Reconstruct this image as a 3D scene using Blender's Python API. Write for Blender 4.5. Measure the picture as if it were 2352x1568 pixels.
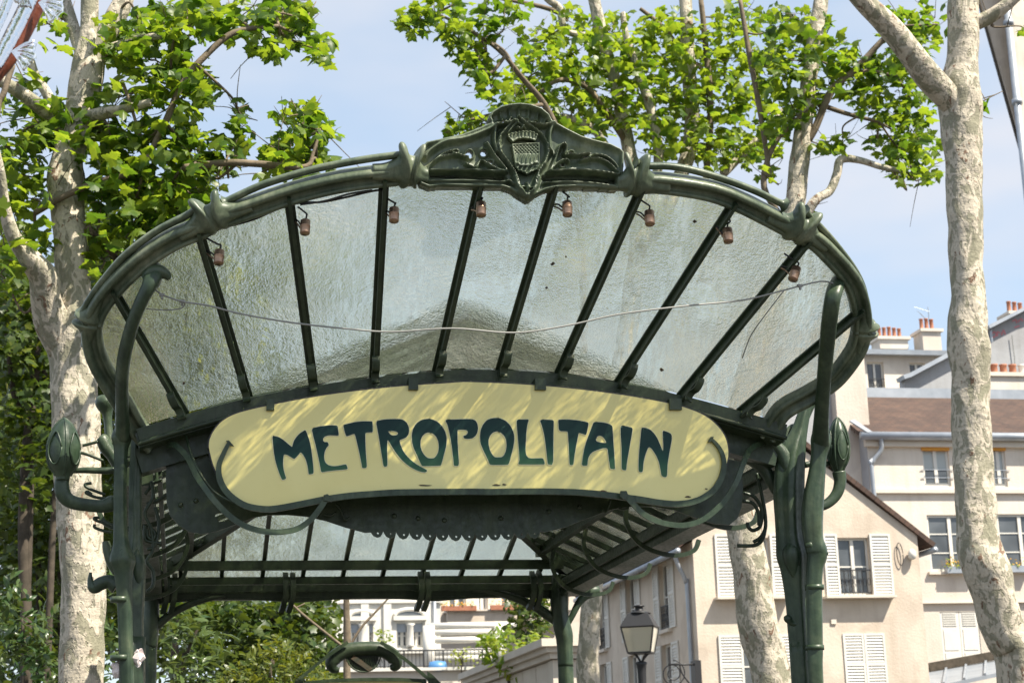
import bpy, math, random
import numpy as np
from mathutils import Vector, Matrix
random.seed(7); rng = np.random.default_rng(7)
for o in list(bpy.data.objects): bpy.data.objects.remove(o)
scene = bpy.context.scene
col = scene.collection

# ------------------------------------------------------------------ camera, sky, sun, exposure
F, W, H = 3951.0, 2352.0, 1568.0           # focal length and frame in the units used to lay the place out
def nrm(v): v = np.asarray(v, float); return v/np.linalg.norm(v)
_dy = nrm([(409-W/2)/F, -(1823-H/2)/F, 1]); _a = -.03
_dz = nrm([_a, 1, -(_dy[0]*_a+_dy[1])/_dy[2]])
_dx = nrm(np.cross(_dy, _dz)); _dx = -_dx if _dx[0] < 0 else _dx
RC = np.array([_dx, _dy, _dz])             # world axes in camera coordinates
CAM = np.array([-1.412, -8.250, 1.6])      # eye height on the square
cd = bpy.data.cameras.new("camera"); cam = bpy.data.objects.new("camera", cd); col.objects.link(cam)
M4 = Matrix.Identity(4)
for i in range(3):
    M4[i][0], M4[i][1], M4[i][2], M4[i][3] = RC[i, 0], RC[i, 1], -RC[i, 2], CAM[i]
cam.matrix_world = M4
cd.sensor_width = 36; cd.lens = 36*F/W; cd.clip_start = .05; cd.clip_end = 3000
cd.dof.use_dof = True; cd.dof.focus_distance = 8.6; cd.dof.aperture_fstop = 7.0
scene.camera = cam

SUN = nrm([.43, -.41, .81])
world = bpy.data.worlds.new("World"); scene.world = world; world.use_nodes = True
wn, wl = world.node_tree.nodes, world.node_tree.links
bg = wn["Background"]; bg.inputs["Strength"].default_value = .080
sky = wn.new("ShaderNodeTexSky"); sky.sky_type = 'NISHITA'; sky.sun_disc = False
sky.sun_elevation = math.asin(SUN[2]); sky.sun_rotation = math.atan2(SUN[0], SUN[1])
sky.air_density = 1.0; sky.dust_density = .9; sky.ozone_density = 1.2
tc = wn.new("ShaderNodeTexCoord"); mp = wn.new("ShaderNodeMapping"); mp.inputs["Scale"].default_value = (1.6, 1.6, 4.2)
mp.inputs["Location"].default_value = (.35, .1, .25)
nz = wn.new("ShaderNodeTexNoise"); nz.inputs["Scale"].default_value = 2.1; nz.inputs["Detail"].default_value = 4; nz.inputs["Roughness"].default_value = .52
cr = wn.new("ShaderNodeValToRGB"); cr.color_ramp.elements[0].position = .42; cr.color_ramp.elements[1].position = .70
cr.color_ramp.elements[0].color = (0, 0, 0, 1); cr.color_ramp.elements[1].color = (.9, .9, .9, 1)
mx = wn.new("ShaderNodeMix"); mx.data_type = 'RGBA'
mx.inputs[7].default_value = (5.35, 5.4, 5.75, 1)        # sunlit cloud
wl.new(tc.outputs["Generated"], mp.inputs[0]); wl.new(mp.outputs[0], nz.inputs["Vector"]); wl.new(nz.outputs[0], cr.inputs[0])
wl.new(cr.outputs[0], mx.inputs[0]); mh = wn.new("ShaderNodeMix"); mh.data_type = 'RGBA'; mh.inputs[0].default_value = .40; mh.inputs[7].default_value = (6.5, 7.6, 8.7, 1)   # thin haze over the whole sky
wl.new(sky.outputs[0], mh.inputs[6]); wl.new(mh.outputs[2], mx.inputs[6]); wl.new(mx.outputs[2], bg.inputs["Color"])
sd = bpy.data.lights.new("sun", 'SUN'); sd.energy = 5.0; sd.angle = math.radians(.5); sd.color = (1, .925, .79)
sun = bpy.data.objects.new("sun", sd); col.objects.link(sun)
sun.rotation_euler = Vector(SUN).to_track_quat('Z', 'Y').to_euler(); sun.location = (10, -10, 30)
scene.view_settings.view_transform = 'Standard'; scene.view_settings.look = 'None'
scene.view_settings.exposure = 1.0; scene.view_settings.gamma = 1
scene.render.engine = 'CYCLES'
scene.cycles.use_denoising = True; scene.cycles.max_bounces = 10; scene.cycles.transparent_max_bounces = 24
scene.cycles.transmission_bounces = 8; scene.cycles.caustics_refractive = False; scene.cycles.caustics_reflective = False
scene.cycles.sample_clamp_indirect = 6

# ------------------------------------------------------------------ from the survey frame to the place
def ray(u, v): return RC @ np.array([(u-W/2)/F, -(v-H/2)/F, 1])
def at(u, v, Y):                            # the point of the upright plane y = Y
    d = ray(u, v); return CAM + d*(Y-CAM[1])/d[1]
def atx(u, v, X):                           # the point of the upright plane x = X
    d = ray(u, v); return CAM + d*(X-CAM[0])/d[0]
def proj(p):
    q = RC.T @ (np.asarray(p, float)-CAM); return W/2+F*q[0]/q[2], H/2-F*q[1]/q[2], q[2]
def mpp(p): return proj(p)[2]/F             # metres for one unit of the survey frame at p
def Z(x0, y0, s, pts): return [(x0*.9408+x*s, y0*.9408+y*s) for x, y in pts]
KP, ZP = .9, 3.30                           # the tilted plane of the fan's rim: y + KP z = const
CP = -.15+KP*ZP
PN = nrm([0, -1, -KP])                      # its normal on the underside (towards the square)
def fan(u, v, off=0):
    d = ray(u, v); t = (CP-off*math.hypot(1, KP)-CAM[1]-KP*CAM[2])/(d[1]+KP*d[2]); return CAM+d*t

# ------------------------------------------------------------------ materials
def mat(name, build):
    m = bpy.data.materials.new(name); m.use_nodes = True
    nt = m.node_tree; nt.nodes.clear(); out = nt.nodes.new("ShaderNodeOutputMaterial")
    def N(t, **kw):
        n = nt.nodes.new("ShaderNode"+t)
        for k, v in kw.items():
            if k.startswith("_"): setattr(n, k[1:], v)
            else: n.inputs[k.replace("__", " ")].default_value = v
        return n
    L = lambda a, b: nt.links.new(a, b)
    sh = build(N, L); L(sh, out.inputs["Surface"]); return m
def ramp(N, L, fac, stops):
    r = N("ValToRGB"); e = r.color_ramp.elements
    while len(e) < len(stops): e.new(.5)
    for k, (p, c) in enumerate(stops):
        e[k].position = p; e[k].color = (*c, 1) if len(c) == 3 else c
    L(fac, r.inputs[0]); return r.outputs[0]
def coords(N, L, scale=(1, 1, 1), kind="Object"):
    t = N("TexCoord"); m = N("Mapping"); m.inputs["Scale"].default_value = scale
    L(t.outputs[kind], m.inputs[0]); return m.outputs[0]
def wpos(N, L, scale=(1, 1, 1)):
    t = N("NewGeometry"); m = N("Mapping"); m.inputs["Scale"].default_value = scale
    L(t.outputs["Position"], m.inputs[0]); return m.outputs[0]
def noise(N, L, vec, scale, detail=5, rough=.55):
    n = N("TexNoise", Scale=scale, Detail=detail, Roughness=rough); L(vec, n.inputs["Vector"]); return n.outputs[0]
def bump(N, L, h, strength=.3, dist=.01):
    b = N("Bump", Strength=strength, Distance=dist); L(h, b.inputs["Height"]); return b.outputs[0]
def princ(N, L, color, rough=.6, normal=None, **kw):
    p = N("BsdfPrincipled")
    if isinstance(color, tuple): p.inputs["Base Color"].default_value = (*color, 1)
    else: L(color, p.inputs["Base Color"])
    if isinstance(rough, (int, float)): p.inputs["Roughness"].default_value = rough
    else: L(rough, p.inputs["Roughness"])
    if normal is not None: L(normal, p.inputs["Normal"])
    for k, v in kw.items(): p.inputs[k.replace("__", " ")].default_value = v
    return p.outputs[0]
def varied(name, stops, scale=6, rough=.6, bs=.2, bd=.01, bscale=60, stretch=(1, 1, 1), **kw):
    def f(N, L):
        v = wpos(N, L, stretch)
        c = ramp(N, L, noise(N, L, v, scale, 7, .6), stops)
        return princ(N, L, c, rough, bump(N, L, noise(N, L, v, bscale, 4), bs, bd), **kw)
    return mat(name, f)

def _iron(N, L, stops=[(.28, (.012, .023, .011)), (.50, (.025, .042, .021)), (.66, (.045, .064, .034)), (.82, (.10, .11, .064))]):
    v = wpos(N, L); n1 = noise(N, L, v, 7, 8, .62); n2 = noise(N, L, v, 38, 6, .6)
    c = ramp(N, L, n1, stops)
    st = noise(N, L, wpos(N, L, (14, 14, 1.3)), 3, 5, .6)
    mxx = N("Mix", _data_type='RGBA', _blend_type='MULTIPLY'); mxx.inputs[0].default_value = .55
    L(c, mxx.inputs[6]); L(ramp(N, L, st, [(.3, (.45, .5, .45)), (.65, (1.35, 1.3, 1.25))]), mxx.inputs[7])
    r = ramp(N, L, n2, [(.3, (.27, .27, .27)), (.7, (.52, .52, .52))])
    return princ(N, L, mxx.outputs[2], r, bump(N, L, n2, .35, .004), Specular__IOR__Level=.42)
IRON = mat("green cast iron", _iron)  # darker copy of the iron: shade under the canopy put into the colour
IRON_SUNLIT = mat("sunlit toned green iron", lambda N, L: _iron(N, L, [(.26, (.034, .054, .032)), (.44, (.078, .104, .066)), (.58, (.130, .156, .102)), (.78, (.25, .265, .185))]))  # pale copy for rim and crest: direct sun put into the colour
IRONP = mat("green painted post iron", lambda N, L: _iron(N, L, [(.28, (.016, .032, .018)), (.50, (.034, .057, .032)), (.66, (.062, .086, .049)), (.82, (.14, .15, .09))]))  # middle tone of the same iron, between the sunlit and shaded copies
RUST = varied("rusty bar", [(.3, (.02, .03, .02)), (.5, (.06, .045, .025)), (.7, (.16, .075, .03))], 14, .75)
def _enamel(N, L):
    v = wpos(N, L); n = noise(N, L, v, 2.2, 5); s = noise(N, L, v, 210, 2, .5)
    c = ramp(N, L, n, [(.3, (.80, .69, .24)), (.7, (.88, .78, .31))])
    spk = N("Mix", _data_type='RGBA'); L(ramp(N, L, s, [(.225, (1, 1, 1)), (.235, (0, 0, 0))]), spk.inputs[0]); L(c, spk.inputs[6]); spk.inputs[7].default_value = (.16, .12, .04, 1)
    return princ(N, L, spk.outputs[2], .26, bump(N, L, noise(N, L, v, 9, 2), .05, .01), Coat__Weight=.4, Coat__Roughness=.12)
ENAMEL = mat("yellow enamel", _enamel)
def _letter(N, L):
    t = N("TexCoord"); s = N("SeparateXYZ"); L(t.outputs["Generated"], s.inputs[0])
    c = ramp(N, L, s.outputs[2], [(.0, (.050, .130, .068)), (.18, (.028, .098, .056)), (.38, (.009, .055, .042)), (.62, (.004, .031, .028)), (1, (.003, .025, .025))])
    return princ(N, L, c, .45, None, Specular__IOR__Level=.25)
LETTER = mat("teal enamel", _letter)
PALE = mat("pale enamel line", lambda N, L: princ(N, L, (.80, .76, .50), .3))
def _glass(N, L, tint=(.87, .85, .70), dirt=.13, bs=1.6, sc=115, grey=(.80, .80, .66), ior=1.45):
    oi = N("ObjectInfo"); v0 = wpos(N, L); sh = N("VectorMath", _operation='MULTIPLY_ADD'); L(oi.outputs["Random"], sh.inputs[0]); sh.inputs[1].default_value = (7, 5, 3); L(v0, sh.inputs[2]); v = sh.outputs[0]
    w1 = noise(N, L, v, sc, 3, .55); w2 = noise(N, L, v, sc*.36, 2, .5)
    ad = N("Math", _operation='ADD'); L(w1, ad.inputs[0]); L(w2, ad.inputs[1])
    str_ = N("MapRange"); L(noise(N, L, v, 1.6, 2), str_.inputs[0]); str_.inputs[1].default_value = .3; str_.inputs[2].default_value = .7; str_.inputs[3].default_value = .35*bs; str_.inputs[4].default_value = 1.0*bs
    bn = N("Bump", Distance=.06); L(ad.outputs[0], bn.inputs["Height"]); L(str_.outputs[0], bn.inputs["Strength"]); b = bn.outputs[0]
    rf = N("BsdfRefraction", IOR=1.11, Roughness=.05); rf.inputs["Color"].default_value = (*tint, 1); L(b, rf.inputs["Normal"])
    gl = N("BsdfGlossy", Roughness=.10); gl.inputs["Color"].default_value = (.85, .9, .86, 1); L(b, gl.inputs["Normal"])
    tl = N("BsdfTranslucent"); tl.inputs["Color"].default_value = (*grey, 1); L(b, tl.inputs["Normal"])
    tp = N("BsdfTransparent"); tp.inputs["Color"].default_value = (*[min(1, t*1.15) for t in tint], 1)
    # transparency mask added to throw sun flecks on the sign, stretched along the slope
    vs = N("Mapping"); vs.inputs["Scale"].default_value = (1.5, .34, .34); L(v, vs.inputs[0])
    st = noise(N, L, vs.outputs[0], 30, 4, .6); big = noise(N, L, vs.outputs[0], 4.5, 2, .5)
    mm = N("Math", _operation='MULTIPLY'); L(ramp(N, L, st, [(.42, (.02,)*3), (.64, (.80,)*3)]), mm.inputs[0]); L(ramp(N, L, big, [(.42, (.12,)*3), (.66, (1,)*3)]), mm.inputs[1])
    m1 = N("MixShader"); L(mm.outputs[0], m1.inputs[0]); L(rf.outputs[0], m1.inputs[1]); L(tp.outputs[0], m1.inputs[2])
    dn = ramp(N, L, noise(N, L, v, 3.2, 7, .72), [(.25, (dirt*.4,)*3), (.55, (dirt,)*3), (.78, (min(1, dirt*2.6),)*3)])
    m2 = N("MixShader"); L(dn, m2.inputs[0]); L(m1.outputs[0], m2.inputs[1]); L(tl.outputs[0], m2.inputs[2])
    fr = N("Fresnel", IOR=ior); L(b, fr.inputs["Normal"])
    m3 = N("MixShader"); L(fr.outputs[0], m3.inputs[0]); L(m2.outputs[0], m3.inputs[1]); L(gl.outputs[0], m3.inputs[2])
    return m3.outputs[0]
GLASS = mat("pressed roof glass", _glass)
GLASS2 = mat("weathered roof glass", lambda N, L: _glass(N, L, (.63, .65, .54), .15, .7, 90, (.58, .60, .50), 1.25))
CLEAR = mat("clear moulded glass", lambda N, L: princ(N, L, (.97, .98, .98), .03, bump(N, L, noise(N, L, wpos(N, L), 30, 3), .5, .01), Transmission__Weight=1.0, IOR=1.45))
BRASS = varied("brushed copper", [(.3, (.26, .16, .11)), (.7, (.40, .27, .19))], 30, .3, Metallic=.8)
LENS = mat("lamp glass", lambda N, L: princ(N, L, (.55, .55, .52), .15))
BLACKW = mat("black cable", lambda N, L: princ(N, L, (.012, .012, .012), .5))
GREYW = mat("grey wire", lambda N, L: princ(N, L, (.28, .28, .26), .45))
def _bark(N, L):
    v = coords(N, L, (1, 1, .55)); n0 = N("TexNoise", Scale=5.0, Detail=4.0); L(v, n0.inputs["Vector"])
    mv = N("Mix", _data_type='VECTOR'); mv.inputs[0].default_value = .30; L(v, mv.inputs[4]); L(n0.outputs[1], mv.inputs[5])
    a = noise(N, L, mv.outputs[1], 7.5, 4, .55); b_ = noise(N, L, mv.outputs[1], 13, 5, .6); g = noise(N, L, v, 60, 4)
    base = ramp(N, L, a, [(.30, (.235, .225, .155)), (.425, (.30, .28, .20)), (.435, (.47, .42, .325)), (.50, (.55, .485, .385)), (.545, (.51, .455, .355)), (.555, (.335, .31, .23)), (.66, (.25, .235, .165))])
    brown = ramp(N, L, b_, [(.625, (0,)*3), (.65, (1,)*3)])
    mm = N("Mix", _data_type='RGBA'); L(brown, mm.inputs[0]); L(base, mm.inputs[6]); mm.inputs[7].default_value = (.20, .125, .08, 1)
    gg = N("Mix", _data_type='RGBA', _blend_type='MULTIPLY'); gg.inputs[0].default_value = 1; L(mm.outputs[2], gg.inputs[6]); L(ramp(N, L, g, [(.3, (.82,)*3), (.7, (1.1,)*3)]), gg.inputs[7])
    wv = noise(N, L, coords(N, L, (1, 1, 2.4)), 3, 4, .6)
    pl = ramp(N, L, a, [(.425, (.0,)*3), (.435, (.55,)*3), (.545, (.55,)*3), (.555, (.1,)*3)])
    ad = N("Math", _operation='ADD'); L(pl, ad.inputs[0]); L(wv, ad.inputs[1])
    ad2 = N("Math", _operation='ADD'); L(ad.outputs[0], ad2.inputs[0]); L(b_, ad2.inputs[1])
    return princ(N, L, gg.outputs[2], .85, bump(N, L, ad2.outputs[0], .8, .03))
BARK = mat("plane tree bark", _bark)
TWIG = varied("young bark", [(.3, (.10, .078, .05)), (.7, (.22, .17, .115))], 9, .85, .5, .01, 40)
DARKBARK = varied("dark bark", [(.3, (.035, .028, .018)), (.7, (.09, .07, .05))], 9, .9)
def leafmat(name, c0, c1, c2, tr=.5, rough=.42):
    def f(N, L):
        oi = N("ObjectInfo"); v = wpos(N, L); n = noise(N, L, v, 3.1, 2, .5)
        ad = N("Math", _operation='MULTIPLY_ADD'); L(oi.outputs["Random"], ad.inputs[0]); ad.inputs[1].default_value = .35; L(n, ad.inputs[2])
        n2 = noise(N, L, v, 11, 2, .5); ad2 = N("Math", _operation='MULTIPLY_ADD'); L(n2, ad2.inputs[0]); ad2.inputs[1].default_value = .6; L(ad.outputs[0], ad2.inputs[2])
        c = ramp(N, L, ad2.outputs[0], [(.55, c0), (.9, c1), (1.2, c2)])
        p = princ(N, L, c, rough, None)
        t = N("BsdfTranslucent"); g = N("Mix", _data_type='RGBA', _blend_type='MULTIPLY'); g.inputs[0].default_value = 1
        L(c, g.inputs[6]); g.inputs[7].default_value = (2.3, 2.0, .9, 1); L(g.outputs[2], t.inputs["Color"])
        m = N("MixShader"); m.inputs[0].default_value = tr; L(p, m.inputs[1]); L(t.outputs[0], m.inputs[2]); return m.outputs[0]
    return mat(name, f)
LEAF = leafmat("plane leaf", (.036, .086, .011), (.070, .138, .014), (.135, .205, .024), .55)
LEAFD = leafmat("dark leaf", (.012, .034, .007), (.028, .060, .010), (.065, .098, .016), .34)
LEAFY = leafmat("yellow green leaf", (.075, .15, .016), (.13, .20, .022), (.22, .27, .045), .45)
LEAFG = leafmat("glossy shrub leaf", (.016, .042, .010), (.032, .070, .016), (.08, .12, .035), .26, .3)
LEAFM = leafmat("olive green leaf", (.026, .055, .008), (.055, .090, .012), (.12, .145, .022), .40)
def stained(name, stops, rough=.9):
    def f(N, L):
        v = wpos(N, L); c = ramp(N, L, noise(N, L, v, 1.0, 8, .62), stops)
        st = noise(N, L, wpos(N, L, (3.2, 3.2, .22)), 1.1, 6, .62); pt = noise(N, L, v, .45, 3, .5)
        m = N("Mix", _data_type='RGBA', _blend_type='MULTIPLY'); m.inputs[0].default_value = 1; L(c, m.inputs[6]); L(ramp(N, L, st, [(.28, (.90, .885, .865)), (.50, (1, 1, 1)), (.75, (1.03, 1.025, 1.02))]), m.inputs[7])
        m2 = N("Mix", _data_type='RGBA', _blend_type='MULTIPLY'); m2.inputs[0].default_value = 1; L(m.outputs[2], m2.inputs[6]); L(ramp(N, L, pt, [(.46, (.93, .91, .89)), (.49, (1.03, 1.02, 1.0))]), m2.inputs[7])
        return princ(N, L, m2.outputs[2], rough, bump(N, L, noise(N, L, v, 16, 5), .35, .025))
    return mat(name, f)
PLASTER = stained("beige plaster", [(.3, (.52, .445, .365)), (.5, (.595, .515, .43)), (.72, (.64, .565, .48))])
CREAM = stained("cream plaster", [(.3, (.60, .54, .475)), (.7, (.69, .63, .56))])
STONE = varied("pale dressed stone", [(.3, (.60, .53, .45)), (.7, (.70, .63, .54))], 1.3, .85, .2, .02, 20)
GREYWALL = stained("grey party wall", [(.3, (.33, .34, .36)), (.7, (.40, .41, .43))])
WHITE = varied("white paint", [(.3, (.62, .60, .55)), (.7, (.70, .68, .63))], 3, .6, .1, .01, 40)
ZINC = varied("zinc", [(.3, (.30, .33, .37)), (.7, (.42, .45, .49))], 2, .42, .1, .01, 30, Metallic=.35)
def _tile(N, L):
    v = wpos(N, L); w = N("TexBrick", Scale=1.0); w.inputs["Color1"].default_value = (.095, .056, .042, 1); w.inputs["Color2"].default_value = (.066, .042, .034, 1)
    w.inputs["Mortar"].default_value = (.05, .035, .028, 1); w.inputs["Brick Width"].default_value = .26; w.inputs["Row Height"].default_value = .16; w.inputs["Mortar Size"].default_value = .012
    t = N("TexCoord"); L(t.outputs["UV"], w.inputs["Vector"])
    m = N("Mix", _data_type='RGBA', _blend_type='MULTIPLY'); m.inputs[0].default_value = .8; L(w.outputs[0], m.inputs[6]); L(ramp(N, L, noise(N, L, v, 1.7, 6), [(.3, (.65, .6, .6)), (.7, (1.25, 1.2, 1.1))]), m.inputs[7])
    return princ(N, L, m.outputs[2], .85, bump(N, L, w.outputs[1], .6, -.02))
TILE = mat("brown flat tiles", _tile)
TERRA = varied("terracotta", [(.3, (.30, .11, .065)), (.7, (.42, .19, .11))], 6, .8)
PANE = mat("window pane", lambda N, L: princ(N, L, ramp(N, L, noise(N, L, wpos(N, L), .8, 2), [(.4, (.05, .055, .06)), (.6, (.11, .12, .13))]), .06, None, Coat__Weight=.6))
BLIND = mat("drawn grey blind", lambda N, L: princ(N, L, (.42, .46, .46), .6))
AWN = mat("orange canvas", lambda N, L: princ(N, L, (.62, .29, .05), .8))
BLACKIRON = mat("black ironwork", lambda N, L: princ(N, L, (.018, .018, .02), .5))
LAMPG = mat("lantern pane", lambda N, L: princ(N, L, (.80, .76, .60), .3, None, Transmission__Weight=.55))
COPPER = varied("red brown bar", [(.3, (.09, .02, .008)), (.7, (.24, .06, .02))], 8, .35)
ASPHALT = varied("paving", [(.3, (.055, .052, .048)), (.7, (.09, .085, .078))], .9, .9, .4, .02, 30)
FLOWER = leafmat("red flowers", (.45, .05, .02), (.55, .16, .02), (.65, .4, .05), .3)
GRAFF = mat("faded red spray paint", lambda N, L: princ(N, L, (.55, .20, .22), .8))
BLUE = mat("blue plastic", lambda N, L: princ(N, L, (.08, .22, .45), .4))
TISSUE = mat("crumpled paper", lambda N, L: princ(N, L, (.75, .66, .64), .9))
# ------------------------------------------------------------------ building blocks
ORG = {}                                    # world origin of each parent
def tag(o, label=None, cat=None, group=None, kind=None):
    if label: o["label"] = label
    if cat: o["category"] = cat
    if group: o["group"] = group
    if kind: o["kind"] = kind
    return o
def thing(name, loc, label, cat, group=None):
    o = bpy.data.objects.new(name, None); col.objects.link(o); o.location = tuple(loc); o.empty_display_size = .1
    ORG[o] = np.asarray(loc, float); return tag(o, label, cat, group)
def link(name, me, parent=None, loc=(0, 0, 0)):
    o = bpy.data.objects.new(name, me); col.objects.link(o); o.parent = parent; o.location = tuple(loc); return o
def mk(name, V, Fs, m, parent=None, smooth=False, uv=None):
    V = np.asarray(V, float).reshape(-1, 3)
    org = ORG[parent] if parent is not None else V.mean(0) if len(V) else np.zeros(3)
    me = bpy.data.meshes.new(name); me.from_pydata((V-org).tolist(), [], [tuple(map(int, f)) for f in Fs])
    me.materials.append(m)
    if smooth: me.shade_smooth()
    if uv is not None:
        l = me.uv_layers.new(name="UVMap")
        for p in me.polygons:
            for li in p.loop_indices: l.data[li].uv = uv[me.loops[li].vertex_index]
    me.update()
    o = link(name, me, parent, (0, 0, 0) if parent is not None else org); ORG[o] = org; return o
class MB:
    def __init__(s): s.V = []; s.F = []; s.n = 0
    def add(s, V, Fs):
        V = np.asarray(V, float).reshape(-1, 3)
        s.V.append(V); s.F += [tuple(int(i)+s.n for i in f) for f in Fs]; s.n += len(V); return s
    def build(s, name, m, parent=None, smooth=False): return mk(name, np.concatenate(s.V), s.F, m, parent, smooth)
BOXF = [(0, 3, 2, 1), (4, 5, 6, 7), (0, 1, 5, 4), (1, 2, 6, 5), (2, 3, 7, 6), (3, 0, 4, 7)]
def frame_box(o, ex, ey, ez, a, b):         # box between local corners a, b in the frame (o; ex, ey, ez)
    (x0, y0, z0), (x1, y1, z1) = a, b
    L_ = [(x0, y0, z0), (x1, y0, z0), (x1, y1, z0), (x0, y1, z0), (x0, y0, z1), (x1, y0, z1), (x1, y1, z1), (x0, y1, z1)]
    return [np.asarray(o)+ex*p[0]+ey*p[1]+ez*p[2] for p in L_], BOXF
EX, EY, EZ = np.eye(3)
def abox(a, b): return frame_box((0, 0, 0), EX, EY, EZ, a, b)
def beam(p, q, w, h, up=EZ):                # bar of section w (sideways) x h from p to q, centred
    p, q = np.asarray(p, float), np.asarray(q, float); t = q-p; l = np.linalg.norm(t); t = t/l
    s = nrm(np.cross(t, up)); u = np.cross(s, t)
    return frame_box(p, t, s, u, (0, -w/2, -h/2), (l, w/2, h/2))
def spl(P, n=8, closed=False):              # Catmull-Rom through the points (any dimension)
    P = [np.asarray(p, float) for p in P]; N_ = len(P); out = []
    rg = range(N_ if closed else N_-1)
    for i in rg:
        if closed: a, b, c, d = P[i-1], P[i], P[(i+1) % N_], P[(i+2) % N_]
        else: a, b, c, d = P[max(i-1, 0)], P[i], P[i+1], P[min(i+2, N_-1)]
        for k in range(n):
            t = k/n; out.append(.5*((2*b)+(c-a)*t+(2*a-5*b+4*c-d)*t*t+(3*b-a-3*c+d)*t**3))
    if not closed: out.append(P[-1])
    return np.array(out)
def sweep(path, prof, ref, closed_prof=True, sc=None, caps=True):
    path = np.asarray(path, float); n = len(path); k = len(prof)
    T = np.gradient(path, axis=0); T /= np.linalg.norm(T, axis=1)[:, None]+1e-12
    V = []
    for i in range(n):
        r = ref[i] if np.ndim(ref) == 2 else ref
        s = np.cross(T[i], r); s = s/(np.linalg.norm(s)+1e-12); m = np.cross(s, T[i])
        f = sc[i] if sc is not None else 1
        fa, fb = (f, f) if np.ndim(f) == 0 else f
        for a, b in prof: V.append(path[i]+s*a*fa+m*b*fb)
    Fs = []
    for i in range(n-1):
        for j in range(k if closed_prof else k-1):
            j2 = (j+1) % k; Fs.append((i*k+j, i*k+j2, (i+1)*k+j2, (i+1)*k+j))
    if caps and closed_prof: Fs += [tuple(range(k)), tuple(range((n-1)*k, n*k))[::-1]]
    return V, Fs
def tube(path, rad, n=10, lobes=0, amp=0.):
    path = np.asarray(path, float); m = len(path)
    rad = np.full(m, rad) if np.ndim(rad) == 0 else np.asarray(rad, float)
    T = np.gradient(path, axis=0); T /= np.linalg.norm(T, axis=1)[:, None]+1e-12
    r = np.array([.31, -.87, .2]) if abs(T[0][1]) < .8 else np.array([1., .1, 0]); V = []
    s = np.cross(T[0], r); s /= np.linalg.norm(s)
    for i in range(m):
        s = s-T[i]*np.dot(s, T[i]); s /= np.linalg.norm(s); u = np.cross(T[i], s)
        for k in range(n):
            a = 2*math.pi*k/n; q = rad[i]*(1+amp*math.cos(lobes*a))
            V.append(path[i]+(s*math.cos(a)+u*math.sin(a))*q)
    Fs = [(i*n+j, i*n+(j+1) % n, (i+1)*n+(j+1) % n, (i+1)*n+j) for i in range(m-1) for j in range(n)]
    Fs += [tuple(range(n))[::-1], tuple(range((m-1)*n, m*n))]
    return V, Fs
def stem(pts, n=12, sub=6, lobes=0, amp=0., off=None):   # pts: (u, v, Y, r) in the survey frame -> tapered tube
    P = spl(pts, sub); w = [at(u, v, y) for u, v, y, r in P]; r = [max(p[3], .4)*mpp(q) for p, q in zip(P, w)]
    return tube(w, r, n, lobes, amp)
def lathe(prof, o, axis=EZ, n=20, lobes=0, amp=0.):
    axis = nrm(axis); a = np.array([1., 0, 0]) if abs(axis[0]) < .9 else np.array([0, 1., 0])
    s = nrm(np.cross(axis, a)); u = np.cross(axis, s); V = []; k = len(prof)
    for r, h in prof:
        for j in range(n):
            t = 2*math.pi*j/n; q = r*(1+amp*math.cos(lobes*t)); V.append(np.asarray(o)+axis*h+(s*math.cos(t)+u*math.sin(t))*q)
    Fs = [(i*n+j, i*n+(j+1) % n, (i+1)*n+(j+1) % n, (i+1)*n+j) for i in range(k-1) for j in range(n)]
    Fs += [tuple(range(n))[::-1], tuple(range((k-1)*n, k*n))]
    return V, Fs
def plate(name, loops, o, ex, ey, en, th, m, parent=None, bevel=0., offset=0.):  # flat plate with holes, th thick along en
    cu = bpy.data.curves.new("c", 'CURVE'); cu.dimensions = '2D'; cu.fill_mode = 'BOTH'; cu.extrude = th/2; cu.offset = offset
    if bevel: cu.bevel_depth = bevel; cu.bevel_resolution = 1
    for lp in loops:
        s = cu.splines.new('POLY'); s.points.add(len(lp)-1); s.use_cyclic_u = True
        for k, p in enumerate(lp): d = np.asarray(p)-o; s.points[k].co = (float(d@ex), float(d@ey), 0, 1)
    o = o+en*float(np.mean([(np.asarray(p)-o)@en for p in loops[0]])); t = bpy.data.objects.new("t", cu); me = bpy.data.meshes.new_from_object(t)
    V = np.array([v.co[:] for v in me.vertices]); Fs = [tuple(p.vertices) for p in me.polygons]
    bpy.data.objects.remove(t); bpy.data.curves.remove(cu); bpy.data.meshes.remove(me)
    V = o+V[:, :1]*ex+V[:, 1:2]*ey+V[:, 2:3]*en
    return mk(name, V, Fs, m, parent)
def copyof(src, name, parent, loc=(0, 0, 0), rot=None, scale=None):
    o = src.copy(); o.name = name; col.objects.link(o); o.parent = parent; o.location = tuple(loc)
    if rot is not None: o.rotation_euler = rot
    if scale is not None: o.scale = scale
    return o

# ------------------------------------------------------------------ the ground
tag(mk("ground", [(-300, -300, 0), (300, -300, 0), (300, 300, 0), (-300, 300, 0)], [(0, 1, 2, 3)], ASPHALT), kind="structure")

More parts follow.
